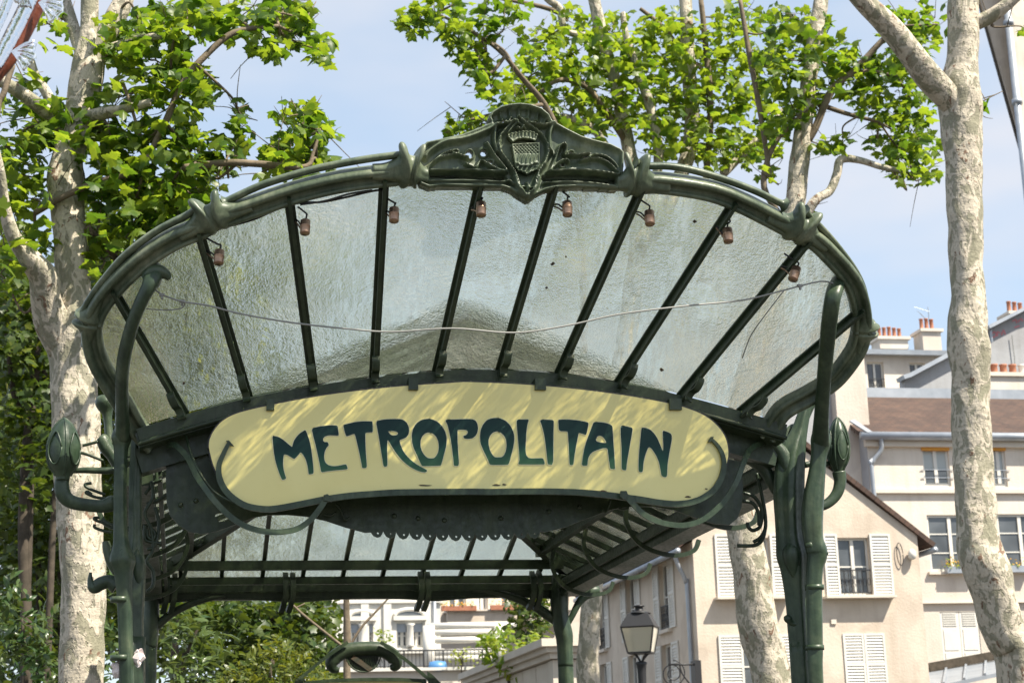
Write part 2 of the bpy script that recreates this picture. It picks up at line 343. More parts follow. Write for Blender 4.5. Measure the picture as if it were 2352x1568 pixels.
# ------------------------------------------------------------------ the canopy over the metro stairs
CAN = thing("metro_canopy", (0, 0, 0), "green cast iron and glass canopy over the metro stairs with a fan shaped front", "canopy")
rimD = Z(150, 200, .36, [(590, 2310), (490, 2215), (380, 2030), (260, 1830), (205, 1690), (200, 1530), (300, 1350), (500, 1150), (700, 1015), (900, 930), (980, 880), (1200, 805), (1500, 705), (1800, 635), (2100, 598), (2230, 590)]) \
    + [(1060, 413), (1190, 418), (1320, 413)] \
    + Z(1500, 400, .36, [(110, 125), (300, 125), (600, 172), (800, 245), (1000, 345), (1160, 430), (1280, 490), (1400, 605), (1500, 725), (1555, 850), (1578, 1000), (1565, 1120), (1520, 1220), (1400, 1370), (1250, 1470), (1110, 1545), (1040, 1610), (970, 1740)])
rimP = np.array([fan(u, v) for u, v in spl(rimD, 6)])
rimT = np.gradient(rimP, axis=0); rimT /= np.linalg.norm(rimT, axis=1)[:, None]
rimN = np.cross(rimT, PN); rimN /= np.linalg.norm(rimN, axis=1)[:, None]
if rimN[len(rimN)//2][2] < 0: rimN = -rimN
def near(u, v): q = fan(u, v); return int(np.argmin(np.linalg.norm(rimP-q, axis=1)))
PROF = spl([(-.046, -.03), (-.048, .012), (-.040, .032), (-.026, .034), (-.016, .020), (-.002, .016), (.008, .024), (.020, .042), (.036, .042), (.046, .024), (.047, -.03)], 3)
def rimseg(name, u0, u1):
    i, j = near(*u0), near(*u1); P = rimP[i:j+1]
    # the sweep's side vector is t x ref; make it point outward
    s = np.cross(rimT[(i+j)//2], PN); sg = 1 if s@rimN[(i+j)//2] > 0 else -1
    V, Fs = sweep(P, [(a*sg, b) for a, b in PROF], PN)
    return mk(name, V, Fs, IRON_SUNLIT, CAN, True)
J = [(212, 735), (494, 500), (944, 398), (1452, 412), (1829, 530), (1984, 755)]
E0, E1 = tuple(spl(rimD, 6)[0]), tuple(spl(rimD, 6)[-1])
seq = [E0]+J+[E1]
for k, (a, b) in enumerate(zip(seq[:-1], seq[1:])):
    if k != 3: rimseg("rim_segment", a, b)      # the crest stands between the two middle joints
# thin upper rail between the joints
railsD = [Z(150, 200, .36, [(130, 1480), (170, 1400), (250, 1285), (400, 1110), (600, 955), (800, 850), (870, 800)]),
          Z(150, 200, .36, [(1040, 770), (1100, 738), (1300, 650), (1600, 560), (1900, 500), (2130, 468), (2180, 462)]),
          Z(1500, 400, .36, [(130, -5), (200, 12), (350, 15), (500, 40), (700, 98), (900, 172), (1040, 240), (1090, 262)]),
          Z(1500, 400, .36, [(1210, 300), (1280, 365), (1400, 495), (1530, 668), (1590, 800), (1615, 950), (1622, 1010)])]
for rd in railsD:
    P = np.array([fan(u, v, -.012) for u, v in spl(rd, 6)]); n = len(P)
    r = [.0165+.020*max(0, abs(2*k/(n-1)-1)-.82)/.18 for k in range(n)]
    V, Fs = sweep(P, [(math.cos(t)*(1+.16*math.cos(3*t)), math.sin(t)) for t in np.linspace(0, 2*math.pi, 14)[:-1]], PN, sc=r); mk("upper_rail", V, Fs, IRON_SUNLIT, CAN, True)
# flared joints
def joint(u, v, L_=.17, sz=1.0, lo=1., hi=1., lip=1.):
    i = near(u, v); p, t, nn = rimP[i], rimT[i], rimN[i]
    half = [(1, .40, .58, .0), (.74, .44, .62, .03), (.52, .54, .70, .10), (.34, .72, .84, .20), (.20, .96, .98, .30), (.12, 1.06, 1.06, .32), (.07, 1.0, 1.02, .28), (.03, .80, .88, .16)]
    prof = [(-s_, a_, b_, o_) for s_, a_, b_, o_ in half]+[(s_, a_*.97, b_, o_) for s_, a_, b_, o_ in half[::-1]]
    P = spl(prof, 4); n = 26; V = []
    for s, a, b, o in P:
        for k in range(n):
            th = 2*math.pi*k/n; ca, sa = math.cos(th), math.sin(th)
            ext = 1+.21*lip*max(0, ca)**5*math.exp(-((abs(s)-.13)/.09)**2)+.05*max(0, -ca)**6*math.exp(-((abs(s)-.13)/.08)**2)
            groove = 1-.10*math.cos(5*th)*(1-math.exp(-(s/.3)**2))
            skew = lip*np.sign(s)*(.040*max(0, ca)**2+.018*max(0, -ca)**2)*math.exp(-((abs(s)-.16)/.12)**2)
            V.append(p+t*(s*L_*(lo if s < 0 else hi)+skew)+nn*(sz*.088*a*ca*ext+o*.105*sz)+PN*(sz*.062*b*sa*groove+.004))
    m = len(P); Fs = [(q*n+j, q*n+(j+1) % n, (q+1)*n+(j+1) % n, (q+1)*n+j) for q in range(m-1) for j in range(n)]+[tuple(range(n))[::-1], tuple(range((m-1)*n, m*n))]
    return mk("rim_joint", V, Fs, IRON_SUNLIT, CAN, True)
for k, (u, v) in enumerate(J): joint(u, v, .13 if k in (0, 5) else .175, .70 if k in (0, 5) else (.95 if k in (1, 4) else 1.05), .42 if k == 3 else 1., .42 if k == 2 else 1., .15 if k in (0, 5) else 1.)

# the crest: cast relief with coat of arms
def poly_sdf(poly, X, Y):
    poly = np.asarray(poly, float); d = np.full(X.shape, 1e9); ins = np.zeros(X.shape, bool); n = len(poly)
    for i in range(n):
        a, b = poly[i], poly[(i+1) % n]; e = b-a; wx, wy = X-a[0], Y-a[1]
        t = np.clip((wx*e[0]+wy*e[1])/(e@e+1e-9), 0, 1); d = np.minimum(d, np.hypot(wx-e[0]*t, wy-e[1]*t))
        c = ((a[1] > Y) != (b[1] > Y)) & (X < (b[0]-a[0])*(Y-a[1])/(b[1]-a[1]+1e-12)+a[0]); ins ^= c
    return np.where(ins, d, -d)
def line_dist(pts, X, Y):
    pts = np.asarray(pts, float); d = np.full(X.shape, 1e9)
    for a, b in zip(pts[:-1], pts[1:]):
        e = b-a; wx, wy = X-a[0], Y-a[1]; t = np.clip((wx*e[0]+wy*e[1])/(e@e+1e-9), 0, 1); d = np.minimum(d, np.hypot(wx-e[0]*t, wy-e[1]*t))
    return d
YCR = fan(1190, 400)[1]+.01; PXM = .282*mpp(at(1190, 350, YCR))
def relief(name, x0, x1, y0, y1, step, hfun, mask, parent, back=-75):
    xs, ys = np.arange(x0, x1+step, step), np.arange(y0, y1+step, step); X, Y = np.meshgrid(xs, ys)
    Hh = hfun(X, Y); Mk = mask(X, Y); ny, nx = X.shape
    cell = Mk[:-1, :-1] & Mk[1:, :-1] & Mk[:-1, 1:] & Mk[1:, 1:]
    base = np.array([[at(*Z(950, 230, .2820, [(x, y)])[0], YCR) for x in xs] for y in ys])
    Vf = base-EY*(Hh[..., None]*PXM); Vb = base-EY*(back*PXM)
    V = np.concatenate([Vf.reshape(-1, 3), Vb.reshape(-1, 3)]); nv = nx*ny; idx = lambda j, i: j*nx+i; Fs = []
    for j in range(ny-1):
        for i in range(nx-1):
            if not cell[j, i]: continue
            a, b, c, d = idx(j, i), idx(j, i+1), idx(j+1, i+1), idx(j+1, i); Fs.append((a, d, c, b)); Fs.append((a+nv, b+nv, c+nv, d+nv))
            if j == 0 or not cell[j-1, i]: Fs.append((a, b, b+nv, a+nv))
            if j == ny-2 or not cell[j+1, i]: Fs.append((c, d, d+nv, c+nv))
            if i == 0 or not cell[j, i-1]: Fs.append((d, a, a+nv, d+nv))
            if i == nx-2 or not cell[j, i+1]: Fs.append((b, c, c+nv, b+nv))
    used = sorted({k for f in Fs for k in f}); mp_ = {k: n for n, k in enumerate(used)}
    return mk(name, V[used], [tuple(mp_[k] for k in f) for f in Fs], IRON_SUNLIT, parent, True)
OUT = [(225, 690), (205, 600), (215, 470), (258, 435), (300, 395), (440, 365), (600, 330), (740, 275), (820, 240), (806, 215), (806, 190), (830, 150), (900, 106), (980, 86), (1060, 78), (1150, 88), (1240, 120), (1300, 170), (1326, 222), (1345, 240), (1370, 245), (1450, 290), (1560, 345), (1660, 375), (1800, 410), (1880, 450), (1910, 480), (1905, 600), (1895, 740), (1850, 790), (1700, 778), (1540, 770), (1360, 775), (1270, 795), (1200, 830), (1150, 870), (1120, 882), (1090, 865), (1040, 835), (990, 795), (920, 772), (760, 765), (600, 765), (430, 760), (320, 775), (245, 745)]
EGG = [(1040, 200), (1100, 255), (1160, 285), (1235, 345), (1280, 420), (1290, 490), (1265, 570), (1215, 640), (1190, 710), (1180, 770), (1150, 820), (1118, 845), (1085, 822), (1050, 790), (1040, 730), (1010, 650), (955, 570), (895, 490), (878, 420), (895, 350), (945, 290), (1000, 235)]
HOLES = [(655, 485, 27), (772, 474, 22), (826, 552, 15), (1488, 478, 16), (1602, 520, 13), (1410, 578, 11), (905, 240, 20), (950, 226, 22), (1010, 212, 20), (1110, 220, 26), (1190, 236, 24), (1090, 780, 11), (1142, 792, 12)]
SLOTL = [(330, 648), (600, 645), (860, 655), (945, 662), (965, 690), (940, 715), (700, 703), (345, 708)]
SLOTR = [(1250, 660), (1300, 650), (1500, 645), (1700, 655), (1845, 682), (1860, 715), (1800, 745), (1600, 728), (1270, 712), (1240, 690)]
VEINS = [([(290, 520), (330, 470), (450, 400), (620, 370), (800, 300), (860, 262)], 30, 20), ([(310, 690), (300, 640), (340, 575), (430, 520), (560, 500), (640, 520)], 22, 11),
         ([(360, 560), (430, 500), (520, 470), (560, 475), (545, 505), (515, 490)], 30, 10), ([(620, 570), (650, 590), (700, 610), (730, 560), (760, 545), (830, 600), (920, 640)], 30, 11),
         ([(790, 410), (850, 500), (900, 570), (950, 635)], 36, 12), ([(330, 632), (600, 628), (860, 640), (940, 640)], 30, 11), ([(330, 722), (600, 716), (900, 726), (970, 715), (1005, 745)], 26, 12),
         ([(1300, 640), (1350, 530), (1380, 440), (1420, 415), (1440, 450), (1425, 490)], 34, 11), ([(1300, 640), (1380, 560), (1440, 535), (1465, 560)], 30, 10), ([(1440, 500), (1520, 500), (1580, 490), (1630, 495), (1625, 525)], 30, 10),
         ([(1560, 545), (1680, 530), (1780, 570), (1850, 640)], 20, 10), ([(1660, 500), (1760, 520), (1840, 590), (1868, 660)], 26, 12), ([(1290, 640), (1500, 628), (1700, 640), (1860, 668)], 30, 11), ([(1260, 735), (1450, 728), (1650, 738), (1830, 765)], 26, 12),
         ([(1330, 250), (1300, 330), (1300, 440), (1320, 480)], 34, 16), ([(866, 262), (850, 380), (870, 480)], 34, 14), ([(868, 268), (1000, 246), (1040, 240)], 40, 13), ([(1120, 250), (1240, 266), (1340, 246)], 40, 13),
         ([(1118, 740), (1120, 790), (1118, 850)], 40, 11), ([(960, 330), (1020, 260), (1060, 262), (1100, 300)], 40, 10), ([(1030, 290), (1060, 305), (1080, 285)], 60, 8), ([(1015, 690), (1040, 770), (1080, 820)], 50, 16), ([(1210, 690), (1190, 770), (1150, 830)], 50, 16)]
def crest_h(X, Y):
    d = poly_sdf(OUT, X, Y); h = -12*np.ones(X.shape)+16*np.exp(-(d/55)**2)
    h += 44*np.exp(-((d-16)/16)**2)
    e = poly_sdf(EGG, X, Y); h = np.where(e > 0, 2+20*np.exp(-(e/60)**2), h); h += 66*np.exp(-(e/15)**2)
    crown = (Y < 250) & (e < -6); h = np.where(crown & (d > 24), -48, h)
    for k in range(7):                       # ribs of the shell above
        cx = 860+k*68; h += np.where(crown & (d > 24), 26*np.exp(-((X-cx-(cx-1065)*.25*(230-Y)/150)/13)**2), 0)
    h += np.where((Y > 255) & (e < 0), 26*np.exp(-((poly_sdf([(300, 400), (800, 270), (860, 300), (860, 480), (330, 480)], X, Y))/70)**2)*0, 0)
    for p, a, w_ in VEINS:
        g_ = np.exp(-(line_dist(spl(p, 4), X, Y)/w_)**2); h = np.where(g_ > .05, np.maximum(h, h*(1-g_)+(a+22)*g_), h)
    h -= 30*np.exp(-(np.hypot((X-720)/150, (Y-520)/70))**4)+26*np.exp(-(np.hypot((X-1500)/140, (Y-510)/70))**4)
    for p, a, w_ in VEINS: h += 14*np.exp(-(line_dist(spl(p, 4), X, Y)/(w_*.6))**2)
    for x, y, r in HOLES: h += 26*np.exp(-((np.hypot(X-x, Y-y)-r-9)/9)**2)
    for s in (SLOTL, SLOTR): h = np.where(poly_sdf(s, X, Y) > 0, -68, h)
    return h
def crest_m(X, Y):
    m = poly_sdf(OUT, X, Y) > 0
    for x, y, r in HOLES: m &= np.hypot(X-x, Y-y) > r
    return m
CREST = relief("crest", 195, 1920, 70, 890, 6.5, crest_h, crest_m, CAN)
SH = [(985, 428), (1100, 420), (1212, 416), (1216, 520), (1214, 600), (1195, 640), (1150, 655), (1116, 678), (1080, 658), (1035, 645), (1014, 615), (1000, 520)]
def sh_h(X, Y):
    d = poly_sdf(SH, X, Y); h = 62+10*np.exp(-((d-7)/5)**2)
    h += np.where((Y < 505) & (d > 12), 9*np.sin(X*.23)*np.sin(Y*.23), 0)
    for cx in (1035, 1070, 1105, 1140, 1170): h += 14*np.exp(-(line_dist([(cx, 585), (cx+6, 545), (cx+22, 515)], X, Y)/8)**2)
    h += 16*np.exp(-(line_dist([(1025, 588), (1060, 602), (1130, 602), (1190, 580)], X, Y)/9)**2)
    h += np.where(Y > 610, 9*np.sin(X*.16+Y*.1), 0)
    return h
relief("shield", 980, 1220, 412, 682, 4, sh_h, lambda X, Y: poly_sdf(SH, X, Y) > 0, CREST, 10)
CR = [(950, 362), (965, 345), (1010, 335), (1080, 322), (1150, 325), (1192, 345), (1198, 362), (1180, 408), (1140, 392), (1080, 385), (1030, 392), (995, 418), (975, 395)]
relief("mural_crown", 940, 1205, 315, 422, 4, lambda X, Y: 66+9*np.cos((X-1075)*.21)*np.clip((395-Y)/40, 0, 1)+10*np.exp(-((poly_sdf(CR, X, Y)-6)/5)**2)+8*np.sin(X*.5)*np.exp(-((Y-372)/8)**2), lambda X, Y: poly_sdf(CR, X, Y) > 0, CREST, 10)

# glazing bars, panes and the gutter of the fan
BARS = [((425, 950), (290, 680)), ((570, 910), (465, 555)), ((720, 885), (678, 475)), ((858, 866), (883, 437)), ((1002, 852), (1092, 425)), ((1147, 850), (1285, 428)), ((1282, 857), (1478, 440)), ((1418, 878), (1672, 478)), ((1562, 908), (1840, 568)), ((1697, 945), (1912, 725))]
arcD = spl([(318, 985), (430, 952), (570, 915), (720, 887), (858, 868), (1002, 854), (1075, 850), (1147, 851), (1282, 859), (1418, 880), (1562, 909), (1697, 945), (1800, 975)], 8)
YG = -.16
arcP = np.array([at(u, v, YG) for u, v in arcD])
def nearest(P, q): return int(np.argmin(np.linalg.norm(P-q, axis=1)))
ib = [0]+[nearest(arcP, at(*b, YG)) for b, t in BARS]+[len(arcP)-1]
it = [9]+[near(*t) for b, t in BARS]+[len(rimP)-8]
for k in range(11):
    nu, nv = 9, 9; V = []
    for i in range(nu+1):
        s = i/nu; fb = ib[k]+(ib[k+1]-ib[k])*s; ft = it[k]+(it[k+1]-it[k])*s
        lerp = lambda P, f: P[int(f)]*(1-f % 1)+P[min(int(f)+1, len(P)-1)]*(f % 1)
        a, b = lerp(arcP, fb), lerp(rimP, ft)-PN*.012
        for j in range(nv+1): V.append(a+(b-a)*j/nv+np.array([0, .004, .012]))
    Fs = [(i*(nv+1)+j, (i+1)*(nv+1)+j, (i+1)*(nv+1)+j+1, i*(nv+1)+j+1) for i in range(nu) for j in range(nv)]
    mk("glass_pane", V, Fs, GLASS, CAN, True)
for b, t in BARS:
    p, q = at(*b, YG), rimP[near(*t)]
    dirn = nrm(q-p); up = nrm(np.cross(np.cross(dirn, PN), dirn))
    mb = MB(); mb.add(*beam(p+up*.026, q+up*.026, .016, .052, up)); mb.add(*beam(p+up*.004, q+up*.004, .046, .010, up)); mb.add(*beam(p-up*.003+dirn*.01, q-up*.003, .026, .006, up)); o = mb.build("glazing_bar", IRON, CAN)
    # hooked clip at its foot
    sd_ = nrm(np.cross(dirn, up)); c0 = p+dirn*.16+up*.05
    path = spl([c0-dirn*.0, c0+up*.022-dirn*.012, c0+up*.036-dirn*.05, c0+up*.02-dirn*.085, c0+up*.03-dirn*.115, c0+up*.05-dirn*.12], 5)
    V, Fs = sweep(path, [(-.018, -.004), (.018, -.004), (.018, .004), (-.018, .004)], np.cross(sd_, dirn)); mk("bar_clip", V, Fs, IRON, CAN)
gut = arcP+np.array([0, -.02, -.035])
mk("gutter_fascia", *sweep(gut, [(-.006, -.033), (.006, -.033), (.012, .030), (-.012, .036)], EZ), IRON, CAN)
mk("gutter_bead", *sweep(arcP+np.array([0, -.028, -.074]), [(math.cos(t)*.011, math.sin(t)*.011) for t in np.linspace(0, 6.2832, 9)[:-1]], EZ), IRON, CAN, True)
mk("gutter_trough", *sweep(arcP+np.array([0, .06, -.07]), [(-.07, -.02), (.07, -.02), (.07, .05), (.055, .05), (.055, -.005), (-.055, -.005), (-.055, .05), (-.07, .05)], EZ), IRON, CAN)
bl = at(300, 1012, .02); br = at(1850, 1030, .02)
mk("front_beam", *sweep(arcP+np.array([0, .17, -.13]), [(-.05, -.06), (.05, -.06), (.05, .06), (-.05, .06)], EZ), IRON, CAN)

# ------------------------------------------------------------------ main glass roof behind the fan
XE, ZE, ZR, YF, YR, YH = 1.74, 3.24, 4.03, .22, 5.52, 2.95
def quad_pane(a, b, c, d): return mk("roof_pane", [a, b, c, d], [(0, 1, 2, 3)], GLASS2, CAN)
A_ = lambda *p: np.array(p, float)
def slope_pt(side, y, f): return A_(side*XE*(1-f), y, ZE+(ZR-ZE)*f)
def barmesh(p, q, up=EZ):
    mb = MB(); mb.add(*beam(A_(*p)-up*.022, A_(*q)-up*.022, .032, .034, up)); mb.build("roof_bar", IRON, CAN)
ys = np.linspace(YF, YR, 15)
for s in (-1, 1):
    for k in range(14):
        y0, y1 = ys[k], ys[k+1]; f0 = 1 if y0 <= YH else (YR-y0)/(YR-YH); f1 = 1 if y1 <= YH else (YR-y1)/(YR-YH)
        quad_pane(slope_pt(s, y0, 0), slope_pt(s, y1, 0), slope_pt(s, y1, max(f1, .004)), slope_pt(s, y0, f0))
        if k: barmesh(slope_pt(s, y0, 0), slope_pt(s, y0, f0))
xs = np.linspace(-XE, XE, 12)
for k in range(11):
    f = lambda x: 1-abs(x)/XE
    rp = lambda x, g: A_(x, YR-(YR-YH)*g, ZE+(ZR-ZE)*g)
    x0, x1 = xs[k], xs[k+1]
    quad_pane(rp(x0, 0), rp(x1, 0), rp(x1, max(f(x1), .004)), rp(x0, max(f(x0), .003)))
    if k: barmesh(rp(x0, 0), rp(x0, f(x0)))
for s in (-1, 1):
    mk("hip_rafter", *beam(A_(s*XE, YR, ZE-.04), A_(0, YH, ZR-.04), .06, .08), IRON, CAN)
    mk("front_rafter", *beam(A_(s*XE, YF, ZE-.03), A_(0, YF, ZR-.03), .05, .07), IRON, CAN)
mk("ridge_beam", *beam(A_(0, YF, ZR-.04), A_(0, YH, ZR-.04), .06, .08), IRON, CAN)
# purlins and eave beams
mk("purlin", *beam(A_(-1.58, 5.12, 3.285), A_(1.56, 5.12, 3.28), .05, .072), IRON, CAN)
mk("eave_angle", *beam(A_(-1.66, 5.44, 3.205), A_(1.66, 5.44, 3.20), .04, .06), IRON, CAN)
mk("eave_fascia", *beam(A_(-1.56, 5.28, 3.128), A_(1.56, 5.28, 3.122), .022, .052), IRON, CAN)
mk("gutter", *beam(A_(-1.66, 5.40, 3.10), A_(1.66, 5.40, 3.10), .16, .09), IRON, CAN)
cusp = [(-1.6, 3.06)]+[(x, 3.02+.028*abs(math.sin((x+1.6)*2.9))) for x in np.linspace(-1.6, 1.6, 61)]+[(1.6, 3.06), (1.6, 3.09), (-1.6, 3.09)]
plate("cusped_valance", [[A_(x, 5.34, z) for x, z in cusp]], A_(0, 5.34, 0), EX, EZ, EY, .02, IRON, CAN)
for s in (-1, 1):
    mk("purlin", *beam(A_(s*1.36, .3, 3.37), A_(s*1.36, 5.1, 3.37), .05, .07), IRON, CAN)
    mk("eave_angle", *beam(A_(s*1.66, .2, 3.205), A_(s*1.66, 5.4, 3.20), .04, .06), IRON, CAN)
    mk("eave_fascia", *beam(A_(s*1.53, .2, 3.128), A_(s*1.53, 5.2, 3.125), .022, .052), IRON, CAN)
    mk("gutter", *beam(A_(s*1.64, .15, 3.09), A_(s*1.64, 5.4, 3.10), .16, .09), IRON, CAN)
    for y in (1.2, 2.4, 3.6, 4.7):          # J shaped gutter hooks
        x = s*1.50; P = spl([A_(x-s*.10, y, 3.34), A_(x-s*.12, y, 3.22), A_(x-s*.06, y, 3.09), A_(x+s*.05, y, 3.02), A_(x+s*.2, y, 2.99), A_(x+s*.32, y, 3.02), A_(x+s*.36, y, 3.09)], 6)
        mk("gutter_hook", *sweep(P, [(-.014, -.011), (.014, -.011), (.014, .011), (-.014, .011)], EY), IRON, CAN, False)
for u in (393, 664, 974, 1231):
    x = at(u, 1340, 5.2)[0]
    P = spl([A_(x, 5.22, 3.23), A_(x, 5.17, 3.17), A_(x, 5.16, 3.06), A_(x-.015, 5.19, 2.99), A_(x-.03, 5.25, 2.945)], 6)
    for dx in (-.028, .028): mk("gutter_clamp", *sweep(P+A_(dx, 0, 0), [(-.016, -.02), (.016, -.02), (.016, .02), (-.016, .02)], EX), IRON, CAN)
# ------------------------------------------------------------------ the four cast posts
def down(pts, Y):                           # carry a stem on to the ground
    u, v, y, r = pts[-1]; p = at(u, v, y); q = np.array([p[0], p[1], 0.]); a, b, _ = proj(q); return pts+[(a, b, y, r*1.15)]
def part(name, V, Fs, m=None, parent=None, smooth=True): return mk(name, V, Fs, m or (IRONP if name in PAINTED else IRON), parent or CAN, smooth)
PAINTED = {'post', 'front_stem', 'shell_boss', 'leaf_ear', 'side_arm', 'cap', 'socket', 'lamp_bud', 'lamp_stalk', 'bud_rib', 'petal_frame', 'branch_arm', 'stem_boss', 'stem_band', 'rim_brace', 'brace_foot', 'capital'}
def zz(x0, y0, s, Y, pts): return [(x0*.9408+x*s, y0*.9408+y*s, Y, r*s) for x, y, r in pts]
z4 = lambda Y, pts: zz(80, 900, .4604, Y, pts)
zr = lambda Y, pts: zz(1700, 900, .4603, Y, pts)
# left front post
PL = part("post", *stem(down(z4(.0, [(520, 330, 24), (520, 420, 32), (512, 560, 30), (512, 700, 32), (512, 850, 34), (505, 940, 50), (505, 1000, 56), (495, 1100, 62), (490, 1250, 60), (492, 1400, 60), (495, 1566, 62)]), 0), 26, 6, 6, .10))
part("front_stem", *stem(z4(-.13, [(445, 300, 34), (443, 330, 45), (442, 355, 46), (440, 400, 34), (438, 500, 31), (436, 650, 31), (438, 800, 33), (442, 880, 40), (446, 935, 58), (450, 965, 60), (452, 1010, 46), (455, 1090, 38), (458, 1145, 36), (462, 1300, 34), (466, 1420, 34), (470, 1566, 34)])+[(300, 1900, -.1, 16)], 20, 6, 4, .10), parent=PL)
for y in (1150, 1440): part("stem_band", *tube([at(*z4(-.13, [(464-28, y, 1)])[0][:2], -.13)+A_(0, 0, -.012), at(*z4(-.13, [(464-28, y, 1)])[0][:2], -.13)+A_(0, 0, .012)], .045, 16), parent=PL)
part("shell_boss", *stem(z4(-.03, [(520, 900, 8), (520, 950, 34), (518, 1000, 36), (524, 1050, 26), (535, 1090, 12), (530, 1130, 6)]), 14), parent=PL)
part("leaf_ear", *stem(z4(-.02, [(505, 330, 8), (530, 345, 30), (555, 380, 22), (570, 430, 8)]), 12), parent=PL)
part("side_arm", *stem(z4(-.02, [(420, 1080, 44), (380, 1060, 34), (340, 1070, 34), (305, 1090, 30), (288, 1060, 16), (288, 1015, 7)]), 14), parent=PL)
part("side_arm", *stem(z4(.05, [(430, 1000, 40), (395, 960, 30), (370, 900, 22), (360, 860, 14)]), 12), parent=PL)
part("cap", *stem(z4(.08, [(385, 380, 26), (378, 300, 20), (372, 230, 24), (365, 190, 44), (362, 165, 50), (365, 140, 36), (366, 130, 8)]), 16), parent=PL)
part("socket", *stem(z4(.06, [(430, 480, 34), (395, 430, 30), (365, 390, 34), (345, 345, 30), (338, 335, 10)]), 12), parent=PL)
# brace from post to rim
def brace(name, pts, n=16, parent=CAN): return part(name, *stem(pts, n, 6, 3, .12), parent=parent)
rl = fan(343, 618)[1]
bf = lambda f: -.14+(rl-.07+.14)*f
brace("rim_brace", [(282, 1006, -.14, 17), (281, 946, bf(.2), 15), (280, 880, bf(.42), 14.5), (287, 814, bf(.62), 15), (304, 748, bf(.80), 15), (323, 699, bf(.92), 15), (343, 659, bf(.98), 17), (352, 640, rl-.04, 22), (350, 624, rl+.02, 24), (346, 606, rl+.07, 14)])
part("brace_foot", *stem([(330, 640, rl-.03, 8), (345, 628, rl-.04, 15), (365, 624, rl-.04, 17), (382, 632, rl-.04, 12), (388, 642, rl-.04, 5)], 12))
rr = fan(1925, 640)[1]
bf = lambda f: -.14+(rr-.07+.14)*f
brace("rim_brace", [(1886, 1015, -.14, 21), (1888, 960, bf(.2), 17), (1893, 880, bf(.45), 16), (1900, 800, bf(.68), 17), (1906, 740, bf(.84), 18), (1913, 690, bf(.94), 18), (1921, 660, rr+.0, 18), (1934, 628, rr+.07, 12)])
# right front post
PR = part("post", *stem(down(zr(.0, [(560, 160, 22), (535, 230, 30), (510, 320, 40), (478, 420, 62), (462, 520, 72), (458, 640, 74), (462, 760, 70), (468, 850, 72), (480, 930, 82), (490, 1000, 72), (498, 1100, 62), (506, 1200, 58), (512, 1290, 58), (520, 1400, 56), (530, 1566, 56)]), 0), 26, 6, 5, .12))
part("front_stem", *stem(zr(-.13, [(622, 300, 38), (622, 340, 50), (620, 375, 52), (612, 430, 42), (602, 520, 44), (585, 650, 54), (578, 760, 56), (585, 850, 52), (600, 905, 56), (602, 935, 52), (592, 990, 44), (588, 1080, 42), (590, 1250, 42), (592, 1400, 42), (596, 1566, 41)])+[(1895, 1900, -.1, 19)], 20, 6, 4, .09), parent=PR)
part("stem_boss", *stem(zr(-.15, [(545, 885, 8), (565, 880, 22), (590, 890, 16), (640, 915, 20), (650, 912, 8)]), 12), parent=PR)
for y in (1090, 1390): part("stem_band", *tube([at(*zr(-.13, [(590, y, 1)])[0][:2], -.13)+A_(0, 0, -.012), at(*zr(-.13, [(590, y, 1)])[0][:2], -.13)+A_(0, 0, .012)], .047, 16), parent=PR)
part("branch_arm", *stem(zr(-.02, [(465, 500, 50), (430, 430, 40), (400, 390, 34), (375, 365, 30), (360, 345, 16), (372, 330, 7)]), 14), parent=PR)
part("branch_arm", *stem(zr(.04, [(470, 420, 44), (450, 340, 24), (480, 290, 16), (510, 295, 10), (515, 285, 5)]), 12), parent=PR)
part("branch_arm", *stem(zr(.02, [(540, 240, 26), (575, 170, 24), (600, 150, 22), (640, 120, 20), (660, 110, 10)]), 12), parent=PR)
part("branch_arm", *stem(zr(.05, [(560, 190, 22), (520, 200, 18), (480, 195, 16), (468, 210, 10), (475, 225, 6)]), 12), parent=PR)
part("shell_boss", *stem(zr(-.05, [(470, 860, 10), (475, 900, 44), (480, 950, 46), (485, 1000, 30), (488, 1040, 10)]), 14), parent=PR)
part("shell_boss", *stem(zr(-.03, [(445, 1230, 10), (455, 1245, 20), (480, 1270, 14), (525, 1275, 22), (540, 1310, 16), (548, 1360, 8)]), 12), parent=PR)
part("branch_arm", *stem(zr(.06, [(400, 620, 20), (372, 560, 30), (340, 500, 34), (300, 460, 40), (250, 440, 34), (190, 430, 24)]), 12), parent=PR)
# rear posts
z8 = lambda Y, pts: zz(1000, 1180, .3, Y, pts)
PRR = part("post", *stem(down(z8(5.3, [(1150, 700, 60), (1145, 800, 66), (1142, 900, 68), (1150, 1000, 62), (1162, 1080, 66), (1180, 1160, 66), (1186, 1250, 60), (1192, 1400, 58), (1196, 1527, 58)]), 0), 22, 6, 5, .08))
part("arched_brace", *stem(z8(5.32, [(1120, 1050, 36), (1050, 1000, 40), (950, 935, 34), (800, 872, 30), (650, 828, 26), (540, 812, 22), (470, 815, 16)]), 14), parent=PRR)
part("capital", *stem(z8(5.3, [(1205, 1090, 18), (1245, 1010, 24), (1290, 920, 28), (1340, 860, 36), (1400, 825, 46), (1450, 815, 30)]), 14), parent=PRR)
part("branch_arm", *stem(z8(5.2, [(1180, 850, 30), (1220, 760, 34), (1290, 700, 40), (1380, 740, 20), (1440, 715, 8)]), 14), parent=PRR)
PRL = part("post", *stem(down([(352, 1300, 5.3, 18), (348, 1380, 5.3, 18), (346, 1430, 5.3, 20), (344, 1480, 5.3, 18), (342, 1566, 5.3, 17)], 0), 18))
part("arched_brace", *stem(z4(5.3, [(600, 1300, 24), (640, 1262, 22), (700, 1215, 20), (800, 1168, 17), (900, 1140, 14), (960, 1130, 10)]), 14), parent=PRL)
